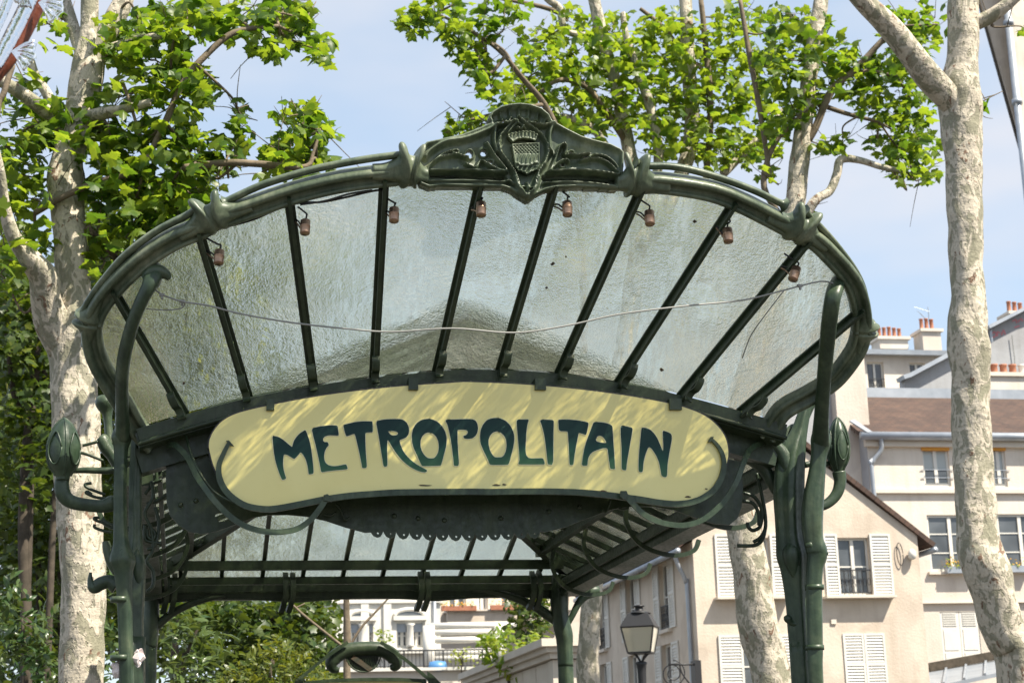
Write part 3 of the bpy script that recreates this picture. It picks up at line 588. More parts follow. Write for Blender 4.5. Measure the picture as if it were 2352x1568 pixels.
# lamp buds on curved stalks
def bud(tip, neck, halfw, stalk, Y, par, yaw=0.):
    p0, p1 = at(*neck, Y), at(*tip, Y); ax = nrm(p1-p0); h = np.linalg.norm(p1-p0); r = halfw*mpp(p0)
    pr = [(.40, -.02), (.42, .03), (.55, .10), (.78, .18), (.92, .28), (.98, .40), (.97, .54), (.86, .68), (.68, .80), (.46, .90), (.24, .96), (.08, .99), (.01, 1.0)]
    o = part("lamp_bud", *lathe([(a*r, b*h) for a, b in spl(pr, 3)], p0, ax, 32, 4, .05), parent=par)
    fwd = nrm(CAM-p0); fwd = nrm(fwd-ax*(fwd@ax)); sd_ = np.cross(ax, fwd)
    prof = np.array(spl(pr, 3))
    for k in range(4):
        a = yaw+k*math.pi/2; d = fwd*math.cos(a)+sd_*math.sin(a)
        P = [p0+ax*(b*h)+d*(q*r*1.02) for q, b in prof[4:]]; part("bud_rib", *tube(P, [.006]*len(P), 8), parent=par)
        a = yaw+k*math.pi/2+math.pi/4; d = fwd*math.cos(a)+sd_*math.sin(a); t2 = np.cross(ax, d)
        ring = []
        for th in np.linspace(0, 2*math.pi, 25): # raised petal frame
            b = .48+.27*math.sin(th); w_ = .52*math.cos(th)*(1-.35*max(0, math.sin(th))); q = np.interp(b, prof[:, 1], prof[:, 0])
            dd = d*math.cos(w_)+t2*math.sin(w_); ring.append(p0+ax*(b*h)+dd*(q*r*1.03))
        part("petal_frame", *tube(ring, .0045, 6), parent=par)
    part("lamp_stalk", *stem(stalk, 16, 6, 3, .08), parent=par)
    return o
zb = lambda Y, pts: zz(90, 1000, .18, Y, pts)
bud(zb(0, [(352, 110, 0)])[0][:2], zb(0, [(330, 880, 0)])[0][:2], 205*.18, zb(.0, [(330, 880, 88), (320, 960, 92), (335, 1060, 96), (390, 1140, 90), (500, 1190, 84), (700, 1220, 80), (850, 1225, 84), (960, 1190, 100), (1010, 1180, 70)]), -.02, PL, .15)
part("lamp_pipe", *stem(zb(.02, [(450, 780, 30), (620, 770, 40), (800, 775, 42), (990, 770, 44)]), 12), parent=PL)
bud(zr(0, [(705, 245, 0)])[0][:2], zr(0, [(710, 520, 0)])[0][:2], 56*.46, zr(.05, [(710, 515, 34), (716, 560, 30), (706, 610, 28), (680, 650, 26), (640, 680, 24), (600, 690, 22)]), .05, PR, -.3)
part("lamp_pipe", *stem(zr(.08, [(660, 475, 14), (600, 470, 16), (540, 480, 16)]), 10), parent=PR)
# tendrils and scrolls
def wire(name, pts, Y, r, m=None, parent=CAN, sub=6, n=7):
    pts = [(p[0], p[1], p[2] if len(p) > 2 else Y) for p in pts]; P = spl(pts, sub); w = [at(*p) for p in P]
    return mk(name, *tube(w, r, n), m or IRON, parent, True)
def ribbon(name, pts, Y, w, th, parent=CAN, m=IRONP, sub=6):
    pts = [(p[0], p[1], p[2] if len(p) > 2 else Y) for p in pts]; P = np.array([at(*p) for p in spl(pts, sub)])
    V, Fs = sweep(P, [(-w/2, -th/2), (w/2, -th/2), (w/2, th/2), (-w/2, th/2)], -EY); return mk(name, V, Fs, m or IRON, parent)
zb2 = lambda pts: Z(90, 1000, .18, pts)
for pts in ([(870, 1080), (760, 1040), (640, 990), (620, 950), (700, 935)], [(870, 1130), (740, 1110), (630, 1060), (650, 1045), (700, 1080)], [(950, 1480), (850, 1440), (760, 1410), (730, 1380), (800, 1375)], [(950, 1560), (850, 1540), (740, 1500), (740, 1460)], [(850, 650), (700, 590), (600, 555), (550, 550)], [(780, 405), (650, 440), (580, 455)]):
    wire("tendril", zb2(pts), .04, .0075)
for pts in ([(1370, 950), (1420, 760), (1520, 640), (1690, 570)], [(1430, 910), (1500, 930), (1590, 890)], [(1380, 1080), (1480, 950), (1530, 880), (1500, 700)], [(1400, 1200), (1560, 1150), (1690, 1060)]): wire("tendril", zb2(pts), .16, .009)
for pts in ([(570, 800), (575, 840), (600, 850), (610, 820), (590, 795)], [(560, 780), (560, 850), (600, 865), (640, 870)], [(590, 560), (600, 640), (560, 720), (590, 800), (600, 900), (570, 960), (600, 1010), (600, 1080), (570, 1110)], [(570, 900), (610, 880), (630, 780), (610, 690)]): wire("tendril", Z(80, 900, .4604, pts), .12, .009)
for pts in ([(235, 620), (290, 640), (325, 700), (320, 780), (285, 805), (260, 790), (255, 765)], [(300, 520), (320, 600), (340, 700), (345, 790), (320, 840), (285, 862)], [(345, 790), (330, 850), (290, 880), (205, 882)], [(230, 660), (280, 670), (310, 720), (312, 780)]): wire("tendril", Z(1700, 900, .4603, pts), .18, .010)
for pts in ([(1540, 280), (1600, 330), (1620, 370), (1605, 400)], [(1410, 390), (1440, 395)]): wire("tendril", zb2(pts), -.12, .006)

# ------------------------------------------------------------------ valance board under the sign
val = [(383, 1040), (381, 1100), (383, 1155), (392, 1185), (410, 1206), (437, 1222), (464, 1226), (497, 1220), (545, 1203), (584, 1188), (614, 1183), (660, 1182), (704, 1186), (749, 1196), (794, 1211), (839, 1223)]
x = 852.
holes = []
while x < 1240:
    yb = 1226+8*math.sin((x-852)/388*math.pi); w_ = 29
    val += [(x, yb-4), (x+w_*.2, yb+4), (x+w_*.5, yb+8), (x+w_*.75, yb+6), (x+w_*.92, yb-1), (x+w_*.96, yb-8)]
    holes.append([(x+w_*.55+2.6*math.cos(t), yb-2+2.6*math.sin(t)) for t in np.linspace(0, 6.2832, 9)[:-1]]); x += w_+1
val += [(1250, 1222), (1300, 1210), (1330, 1197), (1376, 1180), (1405, 1170), (1450, 1163), (1500, 1163), (1550, 1172), (1600, 1190), (1640, 1203), (1675, 1205), (1693, 1190), (1702, 1165), (1706, 1120), (1700, 1060), (1400, 1000), (1080, 985), (700, 1000)]
holes.append([(493, 1184), (500, 1178), (520, 1178), (529, 1187), (524, 1197), (503, 1198)])
YV = .0
plate("valance", [[at(u, v, YV) for u, v in val]]+[[at(u, v, YV) for u, v in h] for h in holes], at(1076, 1100, YV), EX, EZ, EY, .014, IRON, CAN)
mk("valance_box", *abox(at(925, 1192, .06), at(1200, 1140, .22)), IRON, CAN)
for u, v in ((415, 1160), (450, 1150), (905, 1185), (960, 1190), (1020, 1195), (1150, 1190), (1260, 1175), (1330, 1165)): part("rivet", *lathe([(.013, 0), (.011, .006), (.005, .010)], at(u, v, YV)-EY*.007, -EY, 10))

# ------------------------------------------------------------------ the sign
z5 = lambda p: Z(480, 900, .26995, p); z6 = lambda p: Z(1100, 900, .3, p)
YS = -.26; SO = at(1080, 1020, YS)
SIGN = thing("metro_sign", SO, "curved yellow enamel sign reading METROPOLITAIN in dark teal letters", "sign")
top = z5([(110, 700), (105, 640), (120, 580), (160, 510), (230, 440), (350, 380), (590, 320), (900, 260), (1200, 212), (1500, 176), (1800, 147), (2100, 128)])+z6([(130, 105), (500, 120), (800, 142), (1100, 175), (1400, 217), (1700, 275), (1850, 320), (1950, 367), (2030, 430), (2090, 510), (2118, 600), (2118, 690)])
bot = z6([(2085, 790), (2030, 870), (1950, 950), (1850, 995), (1740, 1012), (1600, 1002), (1450, 977), (1300, 957), (1100, 932), (900, 920), (600, 917), (300, 922)])+z5([(2335, 1025), (2000, 1028), (1700, 1034), (1500, 1047), (1300, 1062), (1100, 1092), (900, 1127), (680, 1167), (560, 1170), (430, 1142), (320, 1082), (220, 972), (150, 842)])
outl = spl(top+bot, 4, True)
plate("panel", [[at(u, v, YS) for u, v in outl]], SO, EX, EZ, EY, .02, ENAMEL, SIGN)
P = np.array([at(u, v, YS+.004) for u, v in np.vstack([outl, outl[:2]])])
mk("black_edge", *sweep(P, [(-.006, -.02), (.007, -.02), (.007, .012), (-.006, .012)], -EY), BLACKIRON, SIGN)
band = z5([(285, 622), (270, 640), (232, 715), (192, 815), (192, 920), (235, 1020), (310, 1100), (420, 1165), (560, 1192), (680, 1188), (900, 1148), (1100, 1108), (1300, 1080), (1500, 1064), (1700, 1052), (2000, 1048), (2335, 1045)])+z6([(300, 942), (600, 938), (900, 942), (1100, 955), (1300, 978), (1450, 1002), (1600, 1025), (1740, 1034), (1880, 1010), (2000, 940), (2065, 850), (2092, 750), (2082, 660), (2045, 590), (1992, 535)])
bs = spl(band, 6); n = len(bs); P = np.array([at(u, v, YS-.022) for u, v in bs])
sc = [(.45+.55*min(1, k/26, (n-1-k)/26), 1) for k in range(n)]
mk("frame", *sweep(P, [(-.0145, -.008), (.0145, -.008), (.0145, .008), (-.0145, .008)], -EY, sc=sc), IRONP, SIGN)
for q in (z5([(250, 612), (275, 610), (318, 660), (290, 655)]), z6([(2015, 522), (1990, 522), (1968, 560), (1990, 560)])): plate("frame_tip", [[at(u, v, YS-.024) for u, v in q]], SO, EX, EZ, EY, .014, IRON, SIGN)
for u, v in ((620, 933), (947, 886), (1238, 886), (1547, 932)): mk("clip", *abox(at(u-8, v+8, YS-.03), at(u+8, v-9, YS+.05)), IRON, SIGN)
LT = {1: 640, 2: 900, 3: 1160, 4: 1400}
GL = [(1, [(205, 530), (260, 528), (330, 545), (400, 585), (470, 640), (540, 700), (605, 752), (615, 700), (640, 620), (690, 545), (760, 470), (865, 405), (885, 430), (920, 520), (960, 640), (990, 790), (1010, 950), (1030, 1130), (1038, 1285), (935, 1305), (925, 1200), (905, 1090), (870, 980), (820, 900), (780, 850), (720, 920), (650, 995), (590, 960), (510, 910), (440, 895), (425, 980), (420, 1090), (430, 1190), (455, 1290), (487, 1385), (405, 1420), (360, 1320), (310, 1180), (265, 1030), (235, 850), (215, 680)], None),
      (1, [(995, 385), (1100, 345), (1230, 322), (1380, 310), (1520, 315), (1530, 400), (1548, 522), (1450, 518), (1350, 515), (1270, 535), (1225, 580), (1230, 630), (1260, 650), (1315, 648), (1335, 680), (1342, 715), (1300, 760), (1265, 830), (1247, 930), (1255, 1020), (1290, 1080), (1350, 1120), (1440, 1135), (1530, 1128), (1690, 1092), (1712, 1140), (1725, 1195), (1600, 1208), (1450, 1222), (1300, 1240), (1190, 1262), (1170, 1150), (1130, 950), (1080, 730), (1030, 540)], None),
      (1, [(1633, 320), (1660, 295), (1780, 265), (1900, 240), (2050, 228), (2210, 230), (2225, 250), (2232, 430), (2215, 455), (2100, 460), (2078, 480), (2078, 600), (2085, 800), (2100, 1000), (2112, 1165), (2015, 1180), (2000, 1080), (1960, 880), (1915, 680), (1870, 500), (1850, 485), (1790, 505), (1695, 542), (1660, 440)], None),
      (2, [(145, 240), (220, 210), (320, 192), (450, 185), (600, 182), (700, 200), (770, 260), (810, 350), (818, 430), (800, 500), (760, 555), (700, 585), (620, 610), (640, 700), (690, 820), (760, 920), (850, 1010), (960, 1095), (1070, 1155), (1185, 1218), (1150, 1260), (1080, 1255), (980, 1225), (860, 1165), (740, 1080), (620, 960), (530, 840), (450, 710), (380, 590), (372, 750), (372, 900), (380, 1140), (300, 1148), (280, 1020), (240, 780), (195, 500)], [(390, 430), (480, 425), (560, 440), (595, 470), (570, 505), (500, 520), (440, 500)]),
      (2, [(1180, 178), (1280, 190), (1390, 240), (1480, 330), (1545, 440), (1575, 570), (1565, 720), (1530, 850), (1490, 1010), (1460, 1110), (1440, 1125), (1080, 1138), (1050, 1090), (990, 950), (900, 760), (870, 640), (868, 500), (890, 390), (950, 280), (1050, 205)], [(1205, 455), (1290, 475), (1360, 540), (1400, 630), (1415, 740), (1400, 850), (1360, 930), (1320, 970), (1260, 980), (1190, 970), (1130, 920), (1075, 840), (1045, 740), (1045, 620), (1080, 530), (1140, 475)]),
      (2, [(1535, 200), (1700, 195), (1850, 188), (2000, 183), (2100, 190), (2160, 220), (2195, 290), (2205, 380), (2190, 460), (2150, 530), (2090, 575), (2000, 590), (1930, 580), (1908, 550), (1912, 520), (1950, 515), (1990, 480), (1998, 440), (1970, 408), (1900, 400), (1800, 405), (1790, 430), (1790, 600), (1800, 800), (1825, 1130), (1715, 1130), (1705, 1000), (1675, 740), (1630, 480), (1590, 310)], None),
      (3, [(420, 160), (510, 172), (610, 215), (690, 290), (750, 390), (785, 500), (790, 600), (775, 720), (740, 860), (700, 1020), (672, 1095), (640, 1108), (310, 1110), (285, 1085), (240, 970), (160, 810), (105, 670), (95, 530), (110, 400), (160, 290), (230, 210), (320, 170)], [(440, 432), (520, 460), (590, 530), (625, 620), (632, 730), (615, 840), (580, 915), (530, 955), (400, 958), (350, 910), (300, 820), (272, 720), (268, 610), (300, 520), (360, 455)]),
      (3, [(828, 200), (950, 195), (1065, 190), (1078, 210), (1050, 300), (1030, 480), (1020, 660), (1012, 820), (1030, 920), (1070, 965), (1140, 978), (1250, 975), (1370, 972), (1395, 1050), (1400, 1085), (1385, 1102), (880, 1102), (868, 1080), (890, 1030), (885, 900), (865, 640), (845, 400)], None),
      (3, [(1300, 205), (1430, 195), (1585, 205), (1582, 320), (1575, 600), (1572, 1105), (1480, 1105), (1460, 1085), (1440, 900), (1415, 680), (1385, 480), (1340, 310)], None),
      (3, [(1672, 215), (1690, 198), (1850, 192), (2000, 203), (2150, 225), (2285, 255), (2275, 340), (2240, 495), (2220, 505), (2150, 480), (2085, 462), (2060, 600), (2020, 800), (1995, 960), (1978, 1115), (1900, 1112), (1893, 950), (1880, 700), (1865, 450), (1850, 435), (1685, 432)], None),
      (4, [(405, 248), (520, 245), (640, 260), (730, 290), (785, 325), (795, 480), (808, 700), (825, 940), (838, 1180), (825, 1195), (740, 1190), (725, 1100), (700, 900), (683, 785), (660, 770), (590, 775), (490, 805), (400, 840), (340, 890), (300, 960), (285, 1050), (280, 1125), (165, 1125), (180, 1000), (210, 800), (260, 630), (320, 470), (370, 340)], [(450, 590), (475, 540), (530, 518), (590, 545), (630, 600), (660, 650), (650, 668), (560, 660), (460, 635)]),
      (4, [(950, 315), (1060, 328), (1195, 362), (1180, 470), (1140, 700), (1100, 920), (1075, 1080), (1062, 1220), (1000, 1212), (968, 1190), (970, 1000), (965, 750), (948, 480)], None),
      (4, [(1368, 370), (1400, 358), (1470, 365), (1550, 400), (1620, 470), (1690, 570), (1740, 690), (1790, 815), (1805, 830), (1808, 700), (1800, 560), (1797, 435), (1815, 418), (1880, 440), (1950, 470), (1980, 510), (1982, 600), (1960, 720), (1920, 930), (1895, 1110), (1885, 1330), (1860, 1358), (1810, 1350), (1770, 1320), (1755, 1220), (1720, 1050), (1660, 910), (1580, 790), (1530, 750), (1500, 770), (1450, 900), (1410, 1060), (1398, 1250), (1340, 1258), (1310, 1230), (1308, 1080), (1320, 850), (1345, 600)], None)]
def dens(lp):                               # light smoothing of a traced loop: two corner-cutting passes near the corners
    P = np.array(lp, float)
    for _ in range(2):
        Q = np.roll(P, -1, 0); P = np.stack([P*.82+Q*.18, P*.18+Q*.82], 1).reshape(-1, 2)
    return P
for k, (zk, lp, hole) in enumerate(GL):
    loops = [[at(*p, YS-.0125) for p in Z(LT[zk], 1000, .11399, dens(l))] for l in ([lp, hole] if hole else [lp])]
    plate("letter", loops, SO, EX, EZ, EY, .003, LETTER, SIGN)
    for l in loops:                         # the pale line round each letter
        P = np.array(l+l[:2]); mk("letter_outline", *sweep(P, [(-.0022, -.0005), (.0022, -.0005), (.0022, .0012), (-.0022, .0012)], -EY), PALE, SIGN)
# flat iron straps curling round the sign
ribbon("strap", [(384, 1023, -.10), (402, 1022, -.15), (430, 1050, -.2), (452, 1093, -.26), (468, 1117, -.29)]+[(u, v, -.31) for u, v in z5([(150, 1120), (280, 1250), (400, 1330), (550, 1378), (700, 1388), (850, 1362), (960, 1292), (1040, 1200), (1108, 1095)])], 0, .026, .010)
plate("strap_end", [[at(u, v, -.318) for u, v in z5([(1080, 1075), (1110, 1065), (1168, 1105), (1150, 1130), (1080, 1120)])]], SO, EX, EZ, EY, .014, IRON, CAN)
ribbon("strap", [(u, v, -.31) for u, v in z6([(1322, 950), (1400, 1035), (1470, 1105), (1560, 1158), (1680, 1190), (1800, 1195), (1920, 1160), (2030, 1080), (2120, 980), (2190, 860)])]+[(1710, 1057, -.26), (1722, 1033, -.18), (1740, 1021, -.1), (1755, 1016, -.03)], 0, .026, .010)
plate("strap_end", [[at(u, v, -.318) for u, v in z6([(1300, 935), (1345, 935), (1360, 975), (1330, 1000), (1295, 975)])]], SO, EX, EZ, EY, .014, IRON, CAN)
wire("strap_wire", [(409, 980, -.05), (425, 994, -.12), (438, 1040, -.2), (465, 1095, -.26), (500, 1135, -.28), (560, 1160, -.28), (640, 1172, -.28)], 0, .006)
for pts in ([(1085, 1232), (1130, 1248), (1180, 1225), (1165, 1222)], [(1190, 1150), (1230, 1200), (1265, 1280), (1300, 1262)]): wire("strap_wire", z5(pts), -.05, .006)
for pts in ([(1165, 1080), (1190, 1095), (1225, 1005)], [(1285, 1060), (1310, 1075), (1365, 1065)]): wire("strap_wire", z6(pts), -.05, .006)

# ------------------------------------------------------------------ small spotlights along the rim
SP = [(503, 591, 465, 575), (701, 522, 678, 505), (905, 494, 885, 487), (1105, 481, 1083, 478), (1303, 480, 1272, 470), (1492, 501, 1462, 487), (1672, 541, 1645, 520), (1825, 629, 1795, 612)]
ordn = ["first", "second", "third", "fourth", "fifth", "sixth", "seventh", "last"]
for k, (u, v, ub, vb) in enumerate(SP):
    c = fan(u, v, .07); m_ = mpp(c); r = 11.5*m_; h = 34*m_
    ax = nrm(EZ+.25*EY+EX*(.06 if k < 7 else .45)); axd = -ax
    S = thing("spotlight", c, f"{ordn[k]} copper can spotlight from the left under the glass rim", "spotlight", "spotlights along the canopy rim")
    part("can", *lathe([(r*.96, -h*.5), (r, -h*.46), (r, h*.05), (r*1.04, h*.06), (r*1.04, h*.10), (r, h*.11), (r, h*.5), (r*.9, h*.5), (r*.88, h*.42)], c, ax, 20), m=BRASS, parent=S)
    part("lens", *lathe([(r*.88, h*.44), (r*.5, h*.46), (.0005, h*.465)], c, ax, 16), m=LENS, parent=S)
    b = fan(ub, vb, .0); sd_ = b-c; f0 = c+nrm(sd_-ax*(sd_@ax))*r
    part("bracket", *tube(spl([f0+ax*h*.2, f0+(b-f0)*.5+ax*h*.25, b], 4), .004, 6), m=BLACKIRON, parent=S)
    part("bracket", *tube(spl([f0-ax*h*.05, f0+(b-f0)*.55-ax*h*.05, b-ax*.01], 4), .004, 6), m=BRASS, parent=S)
    tgt = fan(ub+(20 if k in (4, 6) else 6), vb-30, .0)
    part("lead", *tube(spl([c+ax*h*.5, c+ax*(h*.5+.03)+EX*.004, (c+tgt)/2+EX*.02+ax*.02, tgt], 5), .0045, 6), m=BLACKW, parent=S)
def thinwire(name, pts, r, m, label, cat, grp=None):
    P = np.array([fan(*p) if len(p) == 3 else at(*p[:3]) for p in [tuple(q) for q in pts]])
    o = mk(name, *tube(spl(P, 6), r, 6), m, None, True); return tag(o, label, cat, grp)
thinwire("wire", [(345, 655, .02), (372, 676, .06), (418, 692, .09), (480, 702, .12), (560, 722, .16), (680, 742, .20), (800, 755, .23), (900, 762, .25), (1040, 754, .27), (1180, 764, .27), (1300, 748, .25), (1420, 722, .22), (1560, 704, .19), (1700, 690, .14), (1780, 672, .10), (1840, 656, .07), (1890, 646, .05), (1925, 655, .03)], .0042, GREYW, "thin grey wire slung across under the glass fan from brace to brace", "wire")
thinwire("wire", [(1800, 668, .1), (1760, 720, .10), (1725, 770, .08), (1705, 822, .06)], .003, GREYW, "loose thin wire end hanging down over the right glass panes", "wire")
thinwire("wire", [(336, 709, .04), (380, 712, .07), (415, 708, .09), (424, 698, .09), (415, 690, .09)], .003, GREYW, "looped thin wire tail beside the left brace", "wire")
thinwire("cable", [(525, 520, .0), (580, 505, .0), (640, 480, .01), (690, 466, .02), (740, 464, .03), (800, 452, .02), (850, 440, .01), (890, 434, .0)], .0055, BLACKW, "long black cable clipped under the left part of the canopy rim", "cable")
thinwire("cable", [(690, 470, .02), (745, 462, .04), (800, 446, .03), (855, 437, .01)], .005, BLACKW, "short second black cable sagging beside the third spotlight", "cable")
for u, v, lab in ((372, 677, "small wire clamp near the left brace"), (418, 692, "second small wire clamp on the slung wire"), (1837, 656, "small wire clamp near the right brace")):
    c = fan(u, v, .07); mb = MB(); mb.add(*abox(c-A_(.012, .008, .006), c+A_(.012, .008, .006))); mb.add(*abox(c-A_(.004, .006, .02), c+A_(.006, .006, -.005))); tag(mb.build("wire_clamp", GREYW), lab, "clamp")
# paper scraps tucked into the left post
for pts, lab in (([(530, 1440), (548, 1410)], "crumpled pale paper scrap stuck on the right of the left post"), ([(422, 1500), (425, 1480)], "small crumpled paper scrap on the left edge of the left post")):
    (x0, y0), (x1, y1) = Z(80, 900, .4604, pts); c = at(x0, y0, -.12); V, Fs = lathe([(.008, -.035), (.02, -.02), (.026, 0), (.022, .02), (.01, .036)], c, EZ, 9)
    V = [p+rng.normal(0, .006, 3) for p in V]; tag(mk("paper_scrap", V, Fs, TISSUE), lab, "paper")

# chips in the enamel and debris on the glass
for u, v, w_ in ((975, 1114, 14), (1140, 1113, 9), (1158, 1112, 5), (1385, 1127, 8), (1580, 1140, 7), (1622, 1122, 3)):
    c = at(u, v, YS-.0125); m_ = mpp(c); lp = [c+A_(m_*w_*math.cos(t)*(1+.3*math.sin(3*t+u)), 0, m_*1.6*math.sin(t)*(1+.3*math.cos(2*t+u))) for t in np.linspace(0, 6.2832, 13)[:-1]]
    plate("enamel_chip", [lp], c, EX, EZ, EY, .002, RUST, SIGN)
LEAFDRY = varied("dry brown leaf", [(.3, (.03, .025, .015)), (.7, (.09, .06, .03))], 20, .8)
for k, (u, v, r_, lab) in enumerate(((1270, 606, 5, "dark fallen leaf bit on the glass pane right of the center bar"), (1256, 661, 3, "tiny dark speck of debris on the glass below the crest"), (1596, 509, 4.5, "dark fallen leaf bit near the sixth spotlight"), (1520, 849, 5, "dark leaf bit near the foot of the right glass panes"), (1300, 590, 2.5, "very small dark speck on the glass under the fifth spotlight"), (422, 880, 4, "pale speck on the left glass pane near the second bar"))):
    c = fan(u, v, -.02); m_ = mpp(c); n = 9; ang = np.linspace(0, 6.2832, n+1)[:-1]; e1 = nrm(np.cross(PN, EX)); 
    V = [c+EX*(m_*r_*math.cos(t)*(1+.4*math.sin(2*t+k)))+e1*(m_*r_*.8*math.sin(t)*(1+.3*math.cos(3*t)))+PN*(.004*math.sin(3*t)) for t in ang]; V = V+[p-PN*.003 for p in V]
    tag(mk("fallen_leaf", V, [tuple(range(n)), tuple(range(2*n-1, n-1, -1))]+[(i, (i+1) % n, n+(i+1) % n, n+i) for i in range(n)], LEAFDRY), lab, "leaf")
# ------------------------------------------------------------------ houses
def wall_holes(o, ex, n, x0, x1, z0, z1, holes, depth=.2, gable=None):
    xs = sorted({x0, x1, *[h[0] for h in holes], *[h[1] for h in holes]}); zs = sorted({z0, z1, *[h[2] for h in holes], *[h[3] for h in holes]})
    mb = MB(); o = np.asarray(o, float); Pt = lambda x, z, d=0: o+ex*x+EZ*z-n*d
    for i in range(len(xs)-1):
        for j in range(len(zs)-1):
            cx, cz = (xs[i]+xs[i+1])/2, (zs[j]+zs[j+1])/2
            if any(h[0] < cx < h[1] and h[2] < cz < h[3] for h in holes): continue
            mb.add([Pt(xs[i], zs[j]), Pt(xs[i+1], zs[j]), Pt(xs[i+1], zs[j+1]), Pt(xs[i], zs[j+1])], [(0, 1, 2, 3)])
    for a, b, c, d in holes:
        q = [(a, c), (b, c), (b, d), (a, d)]
        for k in range(4): p, r = q[k], q[(k+1) % 4]; mb.add([Pt(*p), Pt(*r), Pt(*r, depth), Pt(*p, depth)], [(0, 1, 2, 3)])
    if gable: mb.add([Pt(x0, z1), Pt(x1, z1), Pt(gable[0], gable[1])], [(0, 1, 2)])
    return mb
def fb(mb, o, ex, n, x0, x1, z0, z1, d0, d1): return mb.add(*frame_box(o, ex, -n, EZ, (x0, d0, z0), (x1, d1, z1)))
def window(B, o, ex, n, x0, x1, z0, z1, rows=2, depth=.16, pane=PANE, frame=None, sill=True, railing=False, fw=.055):
    o = np.asarray(o, float); mb = MB(); f = fw
    fb(mb, o, ex, n, x0, x1, z0, z0+f*1.3, depth-.05, depth); fb(mb, o, ex, n, x0, x1, z1-f, z1, depth-.05, depth)
    fb(mb, o, ex, n, x0, x0+f, z0+f*1.3, z1-f, depth-.05, depth); fb(mb, o, ex, n, x1-f, x1, z0+f*1.3, z1-f, depth-.05, depth)
    xm = (x0+x1)/2; fb(mb, o, ex, n, xm-f*.8, xm+f*.8, z0+f*1.3, z1-f, depth-.06, depth)
    for k in range(1, rows):
        z = z0+(z1-z0)*k/rows
        fb(mb, o, ex, n, x0+f, xm-f*.8, z-.018, z+.018, depth-.04, depth); fb(mb, o, ex, n, xm+f*.8, x1-f, z-.018, z+.018, depth-.04, depth)
    w = mb.build("window", frame or WHITE, B)
    for a, b in ((x0+f, xm-f*.8), (xm+f*.8, x1-f)):
        Pt = lambda x, z: o+ex*x+EZ*z-n*(depth-.015); mk("pane", [Pt(a, z0+f), Pt(b, z0+f), Pt(b, z1-f), Pt(a, z1-f)], [(0, 1, 2, 3)], pane, w)
    if sill: m2 = MB(); fb(m2, o, ex, n, x0-.12, x1+.12, z0-.09, z0-.004, -.12, .1); m2.build("sill", STONE, w)
    if railing:
        m2 = MB(); h = .42 if railing is True else railing
        for z in (z0+.05, z0+h): fb(m2, o, ex, n, x0, x1, z, z+.025, .0, .025)
        m2.build("rail_bar", BLACKIRON, w)
        m3 = MB(); nb = max(4, int((x1-x0)/.11))
        for k in range(nb+1): x = x0+(x1-x0)*k/nb; fb(m3, o, ex, n, x-.008, x+.008, z0+.05, z0+h, .004, .02)
        for k in range(nb): x = x0+(x1-x0)*(k+.5)/nb; m3.add(*tube([o+ex*(x+.04*math.cos(t))+EZ*(z0+h*.55+.09*math.sin(t))-n*.012 for t in np.linspace(0, 6.28, 11)], .007, 5))
        tag(m3.build("balustrade", BLACKIRON, w), kind="stuff")
    return w
def shutter(B, o, ex, n, x0, x1, z0, z1, d=-.045, label=None, panels=2):
    o = np.asarray(o, float); mb = MB(); f = .055
    fb(mb, o, ex, n, x0, x0+f, z0, z1, d, d+.035); fb(mb, o, ex, n, x1-f, x1, z0, z1, d, d+.035)
    zs = np.linspace(z0, z1, panels+1)
    for k, z in enumerate(zs): a = z if k == 0 else z-f*(.5 if k < panels else 1); fb(mb, o, ex, n, x0+f, x1-f, a, a+f*(1 if k in (0, panels) else 1.4), d, d+.035)
    fb(mb, o, ex, n, x0+f, x1-f, z0+f, z1-f, d+.028, d+.034)
    s = mb.build("shutter", WHITE, B); m2 = MB()
    for z in np.arange(z0+f+.05, z1-f-.03, .075):
        if any(abs(z-q) < f*1.2 for q in zs[1:-1]): continue
        V, Fs = frame_box(o, ex, -n, EZ, (x0+f, d+.004, z-.026), (x1-f, d+.026, z-.006))
        V = [p+(EZ*.028 if i in (2, 3, 6, 7) else 0) for i, p in enumerate(V)]; m2.add(V, Fs)
    tag(m2.build("louver", WHITE, s), kind="stuff"); return s
def roofslab(B, name, a, b, c, d, th, m):
    a, b, c, d = map(lambda p: np.asarray(p, float), (a, b, c, d)); nn = nrm(np.cross(b-a, d-a)); V = [a, b, c, d, a-nn*th, b-nn*th, c-nn*th, d-nn*th]
    lu, lv = np.linalg.norm(b-a), np.linalg.norm(d-a); uv = [(0, 0), (lu, 0), (lu, lv), (0, lv)]*2
    return mk(name, V, [(0, 1, 2, 3), (7, 6, 5, 4), (0, 4, 5, 1), (1, 5, 6, 2), (2, 6, 7, 3), (3, 7, 4, 0)], m, B, False, uv)
def pots(B, p, n_, sp, r=.11, h=.42, jit=.1):
    for k in range(n_):
        c = np.asarray(p)+EX*(k*sp); hh = h*(1+rng.uniform(-jit, jit)); mk("chimney_pot", *lathe([(r*1.1, 0), (r*1.1, .05), (r*.9, .07), (r*.82, hh-.05), (r*.98, hh-.04), (r*.98, hh), (r*.7, hh), (r*.7, hh-.06)], c, EZ, 12), TERRA, B, True)

